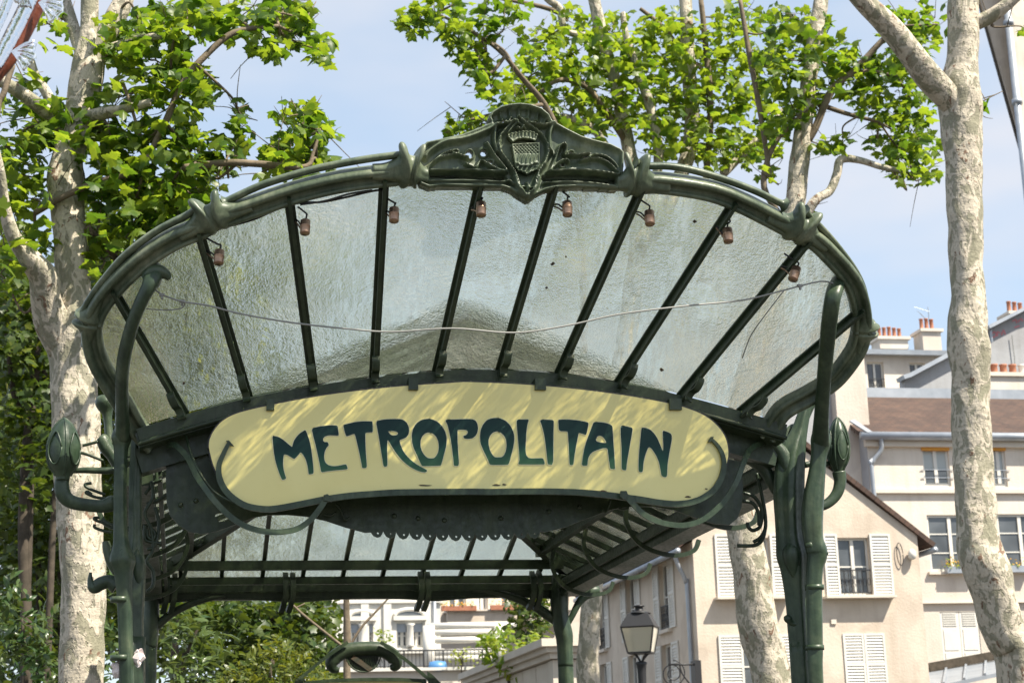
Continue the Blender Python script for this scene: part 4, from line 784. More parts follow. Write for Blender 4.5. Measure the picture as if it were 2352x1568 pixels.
# A: the gabled beige house with white shutters
YA = 33.; XA = at(1590, 1240, YA)[0]; XB_ = at(2107, 1240, YA)[0]; ZA = 7.36; XM = (XA+XB_)/2; ZAP = ZA+(XB_-XA)/2*.80
A = thing("gabled_house", (XM, YA, 0), "beige plastered gabled house with open white louvered shutters", "house")
oA = A_(0, YA, 0); gx = lambda u, v=1300: at(u, v, YA)[0]; gz = lambda v, u=1900: at(u, v, YA)[2]
wA = [(gx(1694), gx(1770), gz(1367, 1730), gz(1234, 1730), True), (gx(1927), gx(1999), gz(1366, 1960), gz(1234, 1960), True), (gx(1706, 1500), gx(1792, 1500), gz(1600, 1740), gz(1459, 1740), False)]
hA = [w[:4] for w in wA]
wall_holes(oA, EX, -EY, XA, XB_, 0, ZA+.10, hA, .2, (XM, ZAP)).build("gable_wall", PLASTER, A)
for w in wA: window(A, oA, EX, -EY, *w[:4], 2, .16, railing=.62 if w[4] else False)
z0, z1 = gz(1370, 1900), gz(1226, 1900)
for a, b, v in ((1643, 1694, 1300), (1770, 1802, 1300), (1893, 1927, 1300), (2000, 2049, 1300)): shutter(A, oA, EX, -EY, gx(a)+.01, gx(b)-.01 if b != 1802 else gx(a)+(gx(1694)-gx(1643)), z0, z1)
z0, z1 = gz(1600, 1900), gz(1455, 1900)
for a, b in ((1651, 1706), (1792, 1848), (1938, 1985.5), (1986.5, 2034)): shutter(A, oA, EX, -EY, gx(a, 1500), gx(b, 1500), z0, z1, -.045 if b < 1900 else -.03)
for u0, u1 in ((1640, 1810), (1890, 2050)): mb = MB(); fb(mb, oA, EX, -EY, gx(u0, 1370), gx(u1, 1370), gz(1375), gz(1369.5), -.30, .0); mb.build("window_ledge", STONE, A)
YA2 = 44.5; oS = A_(XA, 0, 0)
sy = lambda x, y: atx(*Z(1000, 1180, .3, [(x, y)])[0], XA)
wS = []
for tri, r in (([1905, 1975, 590, 985], True), ([1655, 1720, 700, 1080], True), ([1440, 1490, 810, 1190], True), ([1930, 2010, 1215, 1620], False), ([1680, 1745, 1300, 1660], False), ([1462, 1515, 1370, 1700], False)):
    a, b = sy(tri[0], tri[2]+40)[1], sy(tri[1], tri[2])[1]; zt = sy(tri[1], tri[2])[2]; zb_ = zt-1.75; wS.append((min(a, b), max(a, b), zb_, zt, r))
wall_holes(oS, EY, -EX, YA, YA2, 0, ZA-.02, [w[:4] for w in wS], .2).build("side_wall", PLASTER, A)
for w in wS:
    window(A, oS, EY, -EX, *w[:4], 2, .16, railing=.62 if w[4] else False)
    wd = (w[1]-w[0])*.95
    shutter(A, oS, EY, -EX, w[1]+.02, w[1]+wd*.62+.02, w[2], w[3]); shutter(A, oS, EY, -EX, w[0]-wd*.62-.02, w[0]-.02, w[2], w[3])
mk("back_wall", [(XA, YA2, 0), (XB_, YA2, 0), (XB_, YA2, ZA), (XM, YA2, ZAP), (XA, YA2, ZA)], [(0, 1, 2, 3, 4)], PLASTER, A)
mk("far_wall", [(XB_, YA, 0), (XB_, YA2, 0), (XB_, YA2, ZA), (XB_, YA, ZA)], [(0, 1, 2, 3)], PLASTER, A)
roofslab(A, "roof_slope", (XA-.38, YA-.1, ZA-.20), (XA-.38, YA2, ZA-.20), (XM, YA2, ZAP+.10), (XM, YA-.1, ZAP+.10), .12, TILE)
roofslab(A, "roof_slope", (XB_+.38, YA2, ZA-.20), (XB_+.38, YA-.1, ZA-.20), (XM, YA-.1, ZAP+.10), (XM, YA2, ZAP+.10), .12, TILE)
mk("gutter", *tube([(XA-.42, YA-.12, ZA-.27), (XA-.42, YA2, ZA-.27)], .075, 10), ZINC, A, True)
mk("gutter", *tube([(XB_+.42, YA-.12, ZA-.27), (XB_+.42, YA2, ZA-.27)], .075, 10), ZINC, A, True)
mk("drain_pipe", *tube(spl([A_(XA-.42, YA+.25, ZA-.3), A_(XA-.30, YA+.3, ZA-.6), A_(XA-.10, YA+.4, ZA-1.0), A_(XA-.08, YA+.4, ZA-1.5), A_(XA-.08, YA+.4, 0)], 5), .055, 10), ZINC, A, True)
mk("cable_coil", *tube([at(2067+7*math.cos(t)+3*math.sin(t), 1272+26*math.sin(t), YA-.05) for t in np.linspace(.0, 6.2, 24)], .012, 6), BLACKW, A, True)
mk("wall_lamp", *lathe([(.02, .0), (.09, .04), (.11, .14), (.08, .24), (.02, .28)], at(2096, 1285, YA-.12), EZ, 12), WHITE, A, True)
mk("vent_box", *abox(at(1910, 1432, YA-.04), at(1919, 1421, YA+.02)), STONE, A)
# wrought bracket on the side wall
br_ = thing("wall_bracket", atx(1600, 1540, XA), "wrought iron scroll bracket on the beige house corner", "bracket")
c = at(1600, 1525, YA-.3); q = at(1535, 1525, YA-.3)
mk("arm", *tube([c, q], .025, 8), BLACKIRON, br_, True); mk("upright", *tube([c, c-EZ*1.2], .025, 8), BLACKIRON, br_, True); mk("stay", *tube(spl([q*.6+c*.4, (q+c)/2-EZ*.25, c-EZ*.7], 5), .02, 8), BLACKIRON, br_, True)
mk("scroll", *tube([q+EX*(.30*math.cos(t)*(1-t/16)+.1)+EZ*(-.30*math.sin(t)*(1-t/16)-.22) for t in np.linspace(-1.5, 11, 50)], .016, 6), BLACKIRON, br_, True)
mk("wall_plate", *abox((c[0]-.06, c[1]-.05, c[2]-1.3), (c[0]+.1, YA+.01, c[2]+.1)), BLACKIRON, br_)

# B: the cream house behind on the right
YB = 41.; oB = A_(0, YB, 0); bx = lambda u, v=1100: at(u, v, YB)[0]; bz = lambda v, u=2200: at(u, v, YB)[2]
XB0, XB1 = bx(1996, 1080), bx(2352)+9; ZB = bz(1012)
B = thing("cream_house", ((XB0+XB1)/2, YB, 0), "cream rendered house with brown tiled roof and zinc gutter behind the right plane trunk", "house")
wB = [(bx(2123), bx(2184), bz(1116), bz(1026), 1), (bx(2282), bx(2314), bz(1117, 2300), bz(1026, 2300), 1), (bx(2134, 1250), bx(2238, 1250), bz(1312), bz(1182), 3), (bx(2296, 1250), bx(2400, 1250), bz(1310, 2350), bz(1180, 2350), 3), (bx(2162, 1450), bx(2250, 1450), bz(1560), bz(1404), 0)]
wall_holes(oB, EX, -EY, XB0, XB1, 0, ZB, [w[:4] for w in wB], .18).build("front_wall", CREAM, B)
for k, w in enumerate(wB[:4]): window(B, oB, EX, -EY, *w[:4], w[4], .12, BLIND if k < 2 else PANE, fw=.07, sill=k > 1)
for k in (0, 1):
    x0, x1, z0, z1 = wB[k][:4]; mb = MB(); fb(mb, oB, EX, -EY, x0-.02, x1+.02, z1-.12, z1+.05, -.06, .1); mb.build("rolled_awning", AWN, B)
    for z in (.25, .5): mb = MB(); fb(mb, oB, EX, -EY, x0-.1, x1+.1, z0+z, z0+z+.02, -.04, -.02); mb.build("window_bar", ZINC, B)
    mb = MB(); xm = (x0+x1)/2
    for a, b in ((x0+.08, xm-.06), (xm+.06, x1-.08)): fb(mb, oB, EX, -EY, a, b, z0+.12, z0+.55, .085, .10); mb.build("open_pane", PANE, B); mb = MB()
x0, x1, z0, z1 = wB[4][:4]; xm = (x0+x1)/2
for a, b in ((x0, xm-.01), (xm+.01, x1)):
    mb = MB(); fb(mb, oB, EX, -EY, a, b, z0, z1, .02, .05); s_ = mb.build("closed_shutter", WHITE, B)
    for z in np.arange(z1-.42, z1-.06, .07): m2 = MB(); fb(m2, oB, EX, -EY, a+.09, b-.09, z, z+.03, .0, .018); m2.build("slat", WHITE, s_)
    for zz0, zz1 in ((z1-1.15, z1-.52), (z1-2.1, z1-1.22)): m2 = MB(); fb(m2, oB, EX, -EY, a+.08, b-.08, zz0, zz1, .005, .018); m2.build("panel", WHITE, s_)
for v0, v1 in ((1133, 1125), (1385, 1383)): mb = MB(); fb(mb, oB, EX, -EY, XB0-.05, XB1, bz(v0), bz(v1), -.12, .0); mb.build("string_course", STONE, B)
mb = MB(); fb(mb, oB, EX, -EY, XB0-.1, XB1, ZB-.22, ZB, -.16, .0); mb.build("cornice", STONE, B)
mk("gutter", *tube([(XB0-.3, YB-.3, ZB+.08), (XB1, YB-.3, ZB+.08)], .13, 10), ZINC, B, True)
zr1 = bz(912); YRB = YB+3.4; zr1 = at(2200, 912, YRB)[2]
roofslab(B, "roof", (XB0-.25, YB-.28, ZB+.12), (XB1, YB-.28, ZB+.12), (XB1, YRB, zr1), (XB0-.25, YRB, zr1), .12, TILE)
mk("ridge_flashing", *beam((XB0-.3, YRB+.02, zr1+.10), (XB1, YRB+.02, zr1+.10), .25, .34), ZINC, B)
mk("side_wall", [(XB0, YB, 0), (XB0, YRB+6, 0), (XB0, YRB+6, zr1+2.3), (XB0, YRB, zr1), (XB0, YB, ZB)], [(0, 1, 2, 3, 4)], GREYWALL, B)
mk("drain_pipe", *tube(spl([A_(XB0+.35, YB-.3, ZB), A_(XB0+.35, YB-.22, ZB-.35), A_(XB0+.05, YB-.12, ZB-.8), A_(XB0+.05, YB-.12, ZB-1.6), A_(XB0+.05, YB-.12, 0)], 5), .07, 10), ZINC, B, True)
# the party wall stack standing on its left end
c0, c1 = at(1912, 960, YB+1), at(1984, 955, YB+1)
mk("chimney_breast", *abox((c0[0], YB+.6, 8), (c1[0], YB+2.4, at(1945, 740, YB+1)[2])), CREAM, B)
mk("chimney_breast", *abox((c0[0]-1.6, YB+1.0, 0), (c0[0]-.003, YB+2.2, at(1945, 800, YB+1)[2])), GREYWALL, B)
roofslab(B, "flashing", at(1960, 965, YB-.05), at(2008, 997, YB-.05), at(2000, 1000, YB-.4), at(1950, 968, YB-.4), .04, ZINC)
c = at(2236, 1308, YB-.1)
def planter(nm, lab, c, w, n_, mt=FLOWER, box=ZINC):
    T = thing(nm, c, lab, "planter"); mk("box", *abox(c-A_(w/2, .13, 0), c+A_(w/2, .1, .2)), box, T)
    leaves_into(T, "flowers", [c+A_(rng.uniform(-w/2, w/2), rng.uniform(-.15, .1), .22+abs(rng.normal(0, .12))) for _ in range(n_)], .09, mt, SMALL)
    leaves_into(T, "foliage", [c+A_(rng.uniform(-w/2, w/2), rng.uniform(-.15, .1), .15+abs(rng.normal(0, .14))) for _ in range(n_)], .10, LEAFY, SMALL)
    return T

# ---- leaves
def leafmesh(half, fold=.22, curl=.25):
    L_ = [(-x, y) for x, y in half[::-1] if x > 1e-6]; O = half+L_; n = len(O)
    pts = [(0, .36)]+O; V = np.array([(x, y, -fold*abs(x)+.06-curl*(y-.35)**2) for x, y in pts])
    return V, np.array([(0, 1+k, 1+(k+1) % n) for k in range(n)])
PLANE = leafmesh([(0, .04), (.10, -.05), (.24, -.10), (.40, -.02), (.33, .10), (.46, .14), (.57, .37), (.44, .36), (.36, .46), (.26, .47), (.25, .62), (.15, .72), (.12, .84), (0, 1.)])
CURLED = leafmesh([(0, .04), (.14, -.06), (.30, -.08), (.34, .06), (.42, .20), (.50, .42), (.36, .40), (.30, .52), (.20, .56), (.18, .72), (.09, .84), (0, .96)], .55, .7)
SMALL = leafmesh([(0, 0), (.20, .18), (.28, .45), (.17, .75), (0, 1.)])
LONG = leafmesh([(0, 0), (.12, .2), (.17, .5), (.10, .8), (0, 1.05)], .3, .5)
LOBED = leafmesh([(0, .02), (.26, -.06), (.30, .12), (.50, .34), (.28, .42), (.18, .68), (0, 1.)])
def orient(n, up=.75, droop=.5):
    nz_ = rng.normal(0, .55, (n, 3)); nz_[:, 2] += up; nz_ += .18*SUN; nz_ /= np.linalg.norm(nz_, axis=1)[:, None]
    d = rng.normal(0, 1, (n, 3)); d[:, 2] -= droop; d -= nz_*np.sum(d*nz_, 1)[:, None]; d /= np.linalg.norm(d, axis=1)[:, None]
    return np.cross(d, nz_), d, nz_
def leaves_into(parent, name, pos, size, m, LM, up=.75, droop=.5, vary=.3):
    pos = np.asarray(pos, float); n = len(pos); ax, ay, az = orient(n, up, droop); s = (size*(1+rng.uniform(-vary, vary, n)))[:, None, None]
    LV, LF = LM; V = pos[:, None, :]+s*(LV[None, :, :1]*ax[:, None]+LV[None, :, 1:2]*ay[:, None]+LV[None, :, 2:]*az[:, None])
    k = len(LV); Fs = (LF[None]+np.arange(n)[:, None, None]*k).reshape(-1, 3); V = V.reshape(-1, 3)-ORG[parent]
    me = bpy.data.meshes.new(name); me.vertices.add(len(V)); me.vertices.foreach_set("co", V.ravel().astype(np.float32))
    me.loops.add(Fs.size); me.loops.foreach_set("vertex_index", Fs.ravel().astype(np.int32)); me.polygons.add(len(Fs))
    me.polygons.foreach_set("loop_start", np.arange(0, Fs.size, 3, dtype=np.int32)); me.polygons.foreach_set("loop_total", np.full(len(Fs), 3, np.int32))
    me.update(calc_edges=True); me.validate(); me.materials.append(m)
    o = link(name, me, parent); o["kind"] = "stuff"; ORG[o] = ORG[parent]; return o
LEAFOBJ = {}
def leaf_parts(parent, pos, size, m, LM, key, up=.75, droop=.5, vary=.3):
    if key not in LEAFOBJ:
        me = bpy.data.meshes.new("leaf"); me.from_pydata(LM[0].tolist(), [], LM[1].tolist()); me.materials.append(m); LEAFOBJ[key] = me
    n = len(pos); ax, ay, az = orient(n, up, droop)
    for k in range(n):
        o = bpy.data.objects.new("leaf", LEAFOBJ[key]); col.objects.link(o); o.parent = parent; s = size*(1+rng.uniform(-vary, vary))
        Mx = Matrix.Identity(4); p = pos[k]-ORG[parent]
        for i in range(3): Mx[i][0], Mx[i][1], Mx[i][2], Mx[i][3] = ax[k][i]*s, ay[k][i]*s, az[k][i]*s, p[i]
        o.matrix_basis = Mx
def blobs_pos(blobs, Y, dep, dens_, sz):
    out = []
    for b in blobs:
        u, v, ru, rv = b[:4]; d = b[4] if len(b) > 4 else 1.; n = max(3, int(dens_*d*ru*rv*math.pi/(sz*sz*.42)))
        r = np.sqrt(rng.uniform(0, 1, n))*(1+.12*rng.normal(0, 1, n)); a = rng.uniform(0, 2*math.pi, n)
        for k in range(n): out.append(at(u+ru*r[k]*math.cos(a[k]), v+rv*r[k]*math.sin(a[k]), Y+(b[5] if len(b) > 5 else 0)+dep*rng.normal(0, .5)))
    return np.array(out)
def knobby(pts, n=20, sub=8, seed=0, amp=.05):
    P = spl(pts, sub); w = np.array([at(u, v, y) for u, v, y, r in P]); r = np.array([p[3]*mpp(q) for p, q in zip(P, w)]); g = np.random.default_rng(seed)
    V, Fs = tube(w, r, n); V = np.array(V).reshape(len(w), n, 3); ph = g.uniform(0, 6.28, 12)
    for i in range(len(w)):
        for k in range(n):
            a = 2*math.pi*k/n; z = w[i][2]
            f = 1+amp*(math.sin(2*a+ph[0]+2.1*z)+.8*math.sin(3*a+ph[1]-3.3*z)+.6*math.sin(5*a+ph[2]+7*z)+.5*math.sin(9*z+ph[3]+a)+.45*math.sin(17*z+ph[4]+2*a))
            V[i, k] = w[i]+(V[i, k]-w[i])*f
    return V.reshape(-1, 3), Fs
def plane_tree(name, label, Y, trunk, limbs, blobs, dep, size, density, nparts=300, bark=None, cat="tree", twigs=True, leafm=LEAF, LM=PLANE, key="p", up=.75):
    base = at(*trunk[0][:2], trunk[0][2]); T = thing(name, (base[0], base[1], 0), label, cat)
    t0 = trunk[0]; q = proj((base[0], base[1], 0)); tr = [(q[0], q[1], t0[2], t0[3]*1.25)]+trunk
    mk("trunk", *knobby(tr, 22, 8, len(label)), bark or BARK, T, True)
    lp = []
    for L_ in limbs:
        pts = [(p[0], p[1], p[2] if len(p) > 3 else Y, p[-1]) for p in L_]; big = max(p[3] for p in pts) > 9
        mk("limb" if big else "branch", *knobby(pts, 14 if big else 8, 6, len(lp), .05), (bark or BARK) if big else TWIG, T, True); lp += [at(*p[:3]) for p in spl(pts, 3)]
    lp += [at(*p[:3]) for p in spl(trunk, 3)]
    if not len(blobs): return T
    if twigs:
        LP = np.array(lp)
        for b in blobs:
            c = at(b[0], b[1], Y+(b[5] if len(b) > 5 else 0)); d = np.linalg.norm(LP-c, axis=1); d[LP[:, 2] > c[2]+.3] += 2.; k = int(np.argmin(d)); s = LP[k]
            if np.linalg.norm(s-c) > 2.4: s = c+nrm(s-c)*2.4
            mid = (s+c)/2+rng.normal(0, .10, 3)-EZ*.05; e = c+nrm(c-s)*.25+EZ*.12; P = spl([s, mid, c, e], 5); mk("twig", *tube(P, np.linspace(.015, .004, len(P)), 6), TWIG, T, True)
            for _ in range(3):
                a_ = P[rng.integers(6, len(P))]; e = a_+rng.normal(0, .22, 3)+EZ*.1; mk("twig", *tube(spl([a_, (a_+e)/2+rng.normal(0, .03, 3), e], 3), np.linspace(.006, .0025, 7), 5), TWIG, T, True)
    m_ = mpp(at(1176, 300, Y)); pos = blobs_pos(blobs, Y, dep, density, size/m_)
    pr = [proj(p) for p in pos]; inv = np.array([0 < a[0] < W and 0 < a[1] < H for a in pr]); dist = np.array([a[2] for a in pr]); order = np.argsort(dist+np.where(inv, 0, 1e4)); k = min(nparts, int(inv.sum()))
    h = k//2; leaf_parts(T, pos[order[:h]], size, leafm, LM, key, up, vary=.42); leaf_parts(T, pos[order[h:k]], size, leafm, CURLED, key+"c", up, vary=.42)
    rest = order[k:]; h = len(rest)//2
    if h: leaves_into(T, "crown", pos[rest[::2]], size, leafm, LM, up, vary=.42); leaves_into(T, "crown", pos[rest[1::2]], size, leafm, CURLED, up, vary=.42)
    return T
# ------------------------------------------------------------------ plane trees
YL = 6.
LB = [(330, 60, 95, 55), (430, 45, 90, 55), (540, 40, 95, 50), (650, 35, 65, 45), (620, 95, 70, 35), (735, 115, 32, 42), (700, 40, 25, 40), (270, 105, 60, 40, .6), (360, 140, 90, 45), (430, 165, 75, 45), (300, 215, 85, 42), (420, 225, 60, 48), (470, 205, 35, 30, .7),
      (70, 260, 80, 45, .75), (55, 330, 75, 45), (150, 300, 70, 40, .8), (230, 290, 70, 40), (260, 350, 100, 45), (370, 305, 80, 45), (445, 335, 75, 38), (330, 400, 95, 45), (455, 385, 55, 42), (270, 430, 80, 45), (400, 450, 75, 48), (310, 490, 85, 48), (455, 455, 38, 42), (410, 520, 50, 28),
      (45, 400, 60, 45), (25, 470, 50, 40), (70, 545, 60, 36), (25, 590, 40, 30, .7), (110, 460, 35, 26, .5), (552, 262, 18, 40), (545, 318, 32, 40), (520, 365, 40, 32), (690, 270, 55, 42), (735, 300, 40, 30), (680, 330, 60, 38), (640, 350, 40, 30), (710, 375, 50, 28), (625, 395, 25, 22, .7), (690, 400, 40, 26), (120, 60, 40, 50, .5), (60, 190, 40, 35, .5), (225, 530, 40, 40), (240, 600, 36, 36, .7), (10, 640, 30, 40, .8), (290, 545, 55, 40), (370, 560, 60, 34), (345, 510, 60, 36)]
plane_tree("plane_tree", "tall plane tree with pale mottled trunk and bright leaves left of the canopy", YL,
    [(184, 1568, YL, 52), (190, 1400, YL, 53), (186, 1200, YL, 52), (178, 1060, YL, 51), (172, 950, YL, 51), (168, 850, YL, 50), (162, 780, YL, 56), (168, 720, YL, 46), (172, 660, YL, 40), (166, 600, YL, 42), (158, 500, YL, 38), (150, 420, YL, 44), (152, 370, YL, 36), (170, 310, YL, 34), (190, 230, YL, 34), (205, 150, YL, 36), (205, 60, YL, 20), (208, -60, YL, 20), (215, -300, YL, 14)],
    [[(150, 800, 6, 42), (122, 740, 5.9, 40), (106, 690, 5.8, 34), (100, 640, 5.7, 32), (75, 604, 5.6, 26), (35, 550, 5.5, 18), (12, 480, 5.4, 14), (2, 400, 5.3, 11), (-20, 300, 5.2, 8)],
     [(205, 165, 6, 26), (235, 100, 6, 26), (265, 40, 6, 24), (290, -20, 6, 22), (330, -200, 6, 16)],
     [(195, 140, 6, 16), (170, 70, 6.1, 15), (150, 0, 6.2, 13), (140, -60, 6.2, 12)],
     [(150, 300, 6, 18), (115, 265, 5.8, 18), (60, 222, 5.6, 16), (0, 185, 5.4, 14), (-80, 140, 5.2, 12)],
     [(140, 290, 6, 13), (110, 220, 6, 12), (80, 170, 6, 11), (60, 100, 6, 9)],
     [(180, 275, 6, 15), (230, 262, 5.8, 15), (290, 250, 5.6, 11), (345, 235, 5.5, 9)],
     [(210, 130, 6, 13), (260, 110, 5.9, 12), (330, 88, 5.8, 9), (400, 80, 5.7, 6)],
     [(320, 400, 5.6, 6), (380, 280, 5.6, 8), (420, 190, 5.6, 8), (470, 130, 5.6, 8), (540, 75, 5.6, 7), (640, 60, 5.6, 4)],
     [(420, 385, 5.6, 8), (520, 374, 5.6, 8), (600, 377, 5.6, 8), (700, 384, 5.6, 7), (720, 350, 5.6, 4), (735, 300, 5.6, 3)],
     [(80, 490, 5.9, 7), (140, 455, 5.8, 8), (220, 420, 5.7, 8), (300, 400, 5.6, 7)],
     [(200, 520, 5.9, 7), (235, 560, 6.0, 7), (265, 590, 6.1, 6)],
     [(280, 185, 5.6, 4), (300, 240, 5.6, 4), (320, 310, 5.6, 3)], [(-30, 800, 5, 3), (-10, 300, 5, 6), (10, 210, 5, 7), (30, 150, 5, 6)]],
    LB, .75, .128, 3.2)
YR1 = 7.
plane_tree("plane_tree", "plane tree with thick pale trunk and forked limb at the right edge", YR1,
    [(2345, 1568, YR1, 52), (2312, 1460, YR1, 50), (2285, 1370, YR1, 52), (2262, 1300, YR1, 56), (2245, 1230, YR1, 48), (2238, 1130, YR1, 45), (2234, 1000, YR1, 43), (2229, 880, YR1, 42), (2224, 800, YR1, 48), (2222, 740, YR1, 46), (2222, 660, YR1, 40), (2218, 520, YR1, 40), (2213, 380, YR1, 40), (2206, 280, YR1, 46), (2205, 215, YR1, 48), (2211, 150, YR1, 38), (2212, 60, YR1, 36), (2214, -60, YR1, 36), (2218, -400, YR1, 28)],
    [[(2200, 250, 7, 30), (2165, 210, 6.9, 31), (2128, 170, 6.8, 30), (2080, 110, 6.7, 28), (2030, 50, 6.6, 25), (1975, -5, 6.5, 22), (1880, -120, 6.3, 16)],
     [(2225, 60, 7, 18), (2270, 40, 6.9, 17), (2310, 12, 6.8, 15), (2380, -50, 6.7, 12)]],
    [(2254, 235, 10, 12), (2340, 60, 14, 20, .4), (1990, -60, 90, 40), (2300, -70, 90, 40)], .2, .16, .8, 60)
TR = [(1000, 28, 75, 35), (950, 55, 40, 30), (1040, 80, 45, 32), (1075, 110, 45, 32), (1110, 55, 55, 38, .7), (1100, 150, 45, 34), (1130, 195, 42, 32), (1062, 268, 36, 22), (1105, 285, 45, 22), (1050, 300, 26, 16), (1175, 240, 45, 30), (1190, 300, 40, 26, .7), (1160, 20, 60, 26, .8)]
TR2 = [(1240, 95, 50, 36, .8), (1300, 45, 60, 38, .7), (1235, 165, 55, 40), (1220, 215, 45, 36), (1320, 130, 65, 48), (1390, 70, 60, 45, .8), (1370, 200, 70, 48), (1450, 120, 65, 48), (1300, 250, 60, 40), (1420, 260, 60, 36), (1480, 200, 60, 44), (1530, 60, 65, 45), (1550, 150, 60, 48), (1560, 240, 60, 44), (1610, 100, 60, 48), (1640, 190, 65, 48), (1500, 290, 55, 34), (1590, 315, 60, 36), (1660, 280, 62, 44), (1700, 40, 55, 40), (1710, 130, 55, 45), (1730, 225, 55, 44), (1690, 350, 60, 30), (1750, 330, 50, 38), (1640, 360, 50, 22), (1370, 290, 50, 28), (1520, 345, 40, 22)]
TR3 = [(1790, 60, 55, 45), (1830, 140, 55, 45), (1770, 150, 45, 40), (1870, 60, 45, 40, .8), (1910, 120, 55, 45), (1950, 175, 50, 40), (1880, 210, 45, 35, .8), (1830, 260, 45, 36), (1780, 290, 45, 36), (1900, 335, 34, 24), (1935, 325, 26, 16), (2000, 225, 50, 40), (2045, 160, 50, 48), (2090, 110, 45, 50), (2130, 60, 40, 50), (2060, 50, 50, 40, .7), (2050, 285, 50, 48), (2100, 240, 50, 55), (2110, 330, 50, 48), (2060, 370, 45, 26), (2095, 405, 48, 22), (2130, 395, 30, 30), (2020, 330, 28, 26), (1990, 160, 40, 40), (1760, 395, 30, 18, .6), (1860, 480, 12, 14, .6), (1800, 200, 45, 36)]
YT = 12.
plane_tree("plane_tree", "leaning plane tree behind the right post with leaves over the canopy", YT,
    [(1772, 1568, YT, 44), (1745, 1450, YT, 45), (1722, 1300, YT, 43), (1702, 1180, YT, 42), (1695, 1080, YT, 40), (1715, 900, YT, 34), (1762, 720, YT, 30), (1805, 580, YT, 26), (1826, 470, YT, 22), (1838, 360, YT, 22), (1850, 250, YT, 20), (1866, 130, YT, 18), (1885, 0, YT, 16), (1900, -150, YT, 12)],
    [[(1812, 560, 12, 13), (1868, 466, 11.8, 11), (1905, 440, 11.8, 10), (1922, 400, 11.8, 10), (1932, 366, 11.8, 10), (1975, 368, 11.7, 8), (2030, 385, 11.6, 7), (2080, 392, 11.5, 5)],
     [(1838, 350, 12, 9), (1870, 300, 11.9, 9), (1910, 210, 11.8, 9), (1960, 165, 11.7, 8), (2010, 110, 11.6, 7), (2060, 60, 11.5, 6)],
     [(1930, 180, 11.8, 6), (1990, 165, 11.7, 6), (2060, 175, 11.6, 4)], [(1855, 230, 12, 6), (1940, 260, 11.8, 5), (2020, 280, 11.6, 4)],
     [(1815, 520, 12, 6), (1755, 430, 12, 7), (1780, 330, 12, 6), (1860, 250, 11.9, 5), (1910, 225, 11.9, 3)],
     [(1770, 420, 12, 5), (1745, 250, 12, 6), (1720, 120, 12, 6), (1700, 0, 12, 5)]],
    TR3, .8, .150, 2.8)
YU = 15.
plane_tree("plane_tree", "plane tree with straight slim stems and dense leaves above the crest", YU,
    [(1352, 1568, YU, 26), (1354, 1470, YU, 24), (1358, 1390, YU, 24), (1375, 1200, YU, 24), (1410, 950, YU, 24), (1450, 700, YU, 23), (1470, 520, YU, 20), (1455, 400, YU, 17), (1440, 320, YU, 16), (1415, 200, YU, 14), (1385, 90, YU, 14), (1365, 0, YU, 14), (1340, -120, YU, 12)],
    [[(1465, 600, 15, 16), (1530, 480, 15, 17), (1582, 350, 15, 17), (1588, 250, 15, 16), (1580, 120, 15, 16), (1574, 0, 15, 15), (1570, -120, 15, 12)],
     [(1475, 560, 15, 12), (1512, 370, 14.8, 12), (1492, 240, 14.8, 11), (1470, 180, 14.8, 10), (1440, 90, 14.8, 8), (1430, 30, 14.8, 6)],
     [(1440, 330, 15, 8), (1400, 270, 14.8, 8), (1340, 195, 14.6, 7), (1270, 190, 14.6, 5), (1200, 260, 14.6, 4)],
     [(1395, 340, 14.8, 10), (1355, 290, 14.8, 9), (1290, 265, 14.8, 6)],
     [(1400, 130, 14.8, 9), (1360, 90, 14.8, 10), (1300, 70, 14.8, 8), (1285, 20, 14.8, 9), (1260, 0, 14.8, 8), (1230, -30, 14.8, 7)],
     [(1285, 30, 14.8, 6), (1240, 15, 14.8, 5), (1140, -5, 14.8, 4)],
     [(1620, 420, 15, 8), (1632, 280, 15, 8), (1625, 150, 15, 7), (1610, 0, 15, 6)], [(1625, 170, 15, 5), (1570, 120, 15, 5), (1520, 60, 15, 5), (1470, 20, 15, 4)],
     [(1660, 400, 15, 10), (1700, 360, 15, 9), (1760, 300, 15, 7), (1800, 250, 15, 5)], [(1240, 220, 14.8, 4), (1185, 165, 14.8, 5), (1160, 120, 14.8, 4), (1120, 90, 14.8, 3)]],
    TR2, 1.1, .160, 2.9)
plane_tree("plane_tree", "drooping plane tree branch with dark leaves left of the crest top", 13.,
    [(1300, 1568, 13.8, 9), (1296, 1400, 13.8, 9), (1310, 1200, 13.8, 9), (1340, 800, 13.6, 9), (1330, 500, 13.5, 9), (1290, 330, 13.4, 8), (1250, 240, 13.3, 7), (1200, 180, 13.2, 6), (1150, 120, 13, 5), (1080, 70, 13, 4), (1000, 30, 13, 3)],
    [[(1250, 240, 13.3, 5), (1160, 255, 13.1, 4), (1080, 275, 13, 3)], [(1160, 130, 13, 4), (1120, 170, 13, 4), (1090, 110, 13, 3)]],
    TR, .5, .145, 2.7, bark=TWIG)

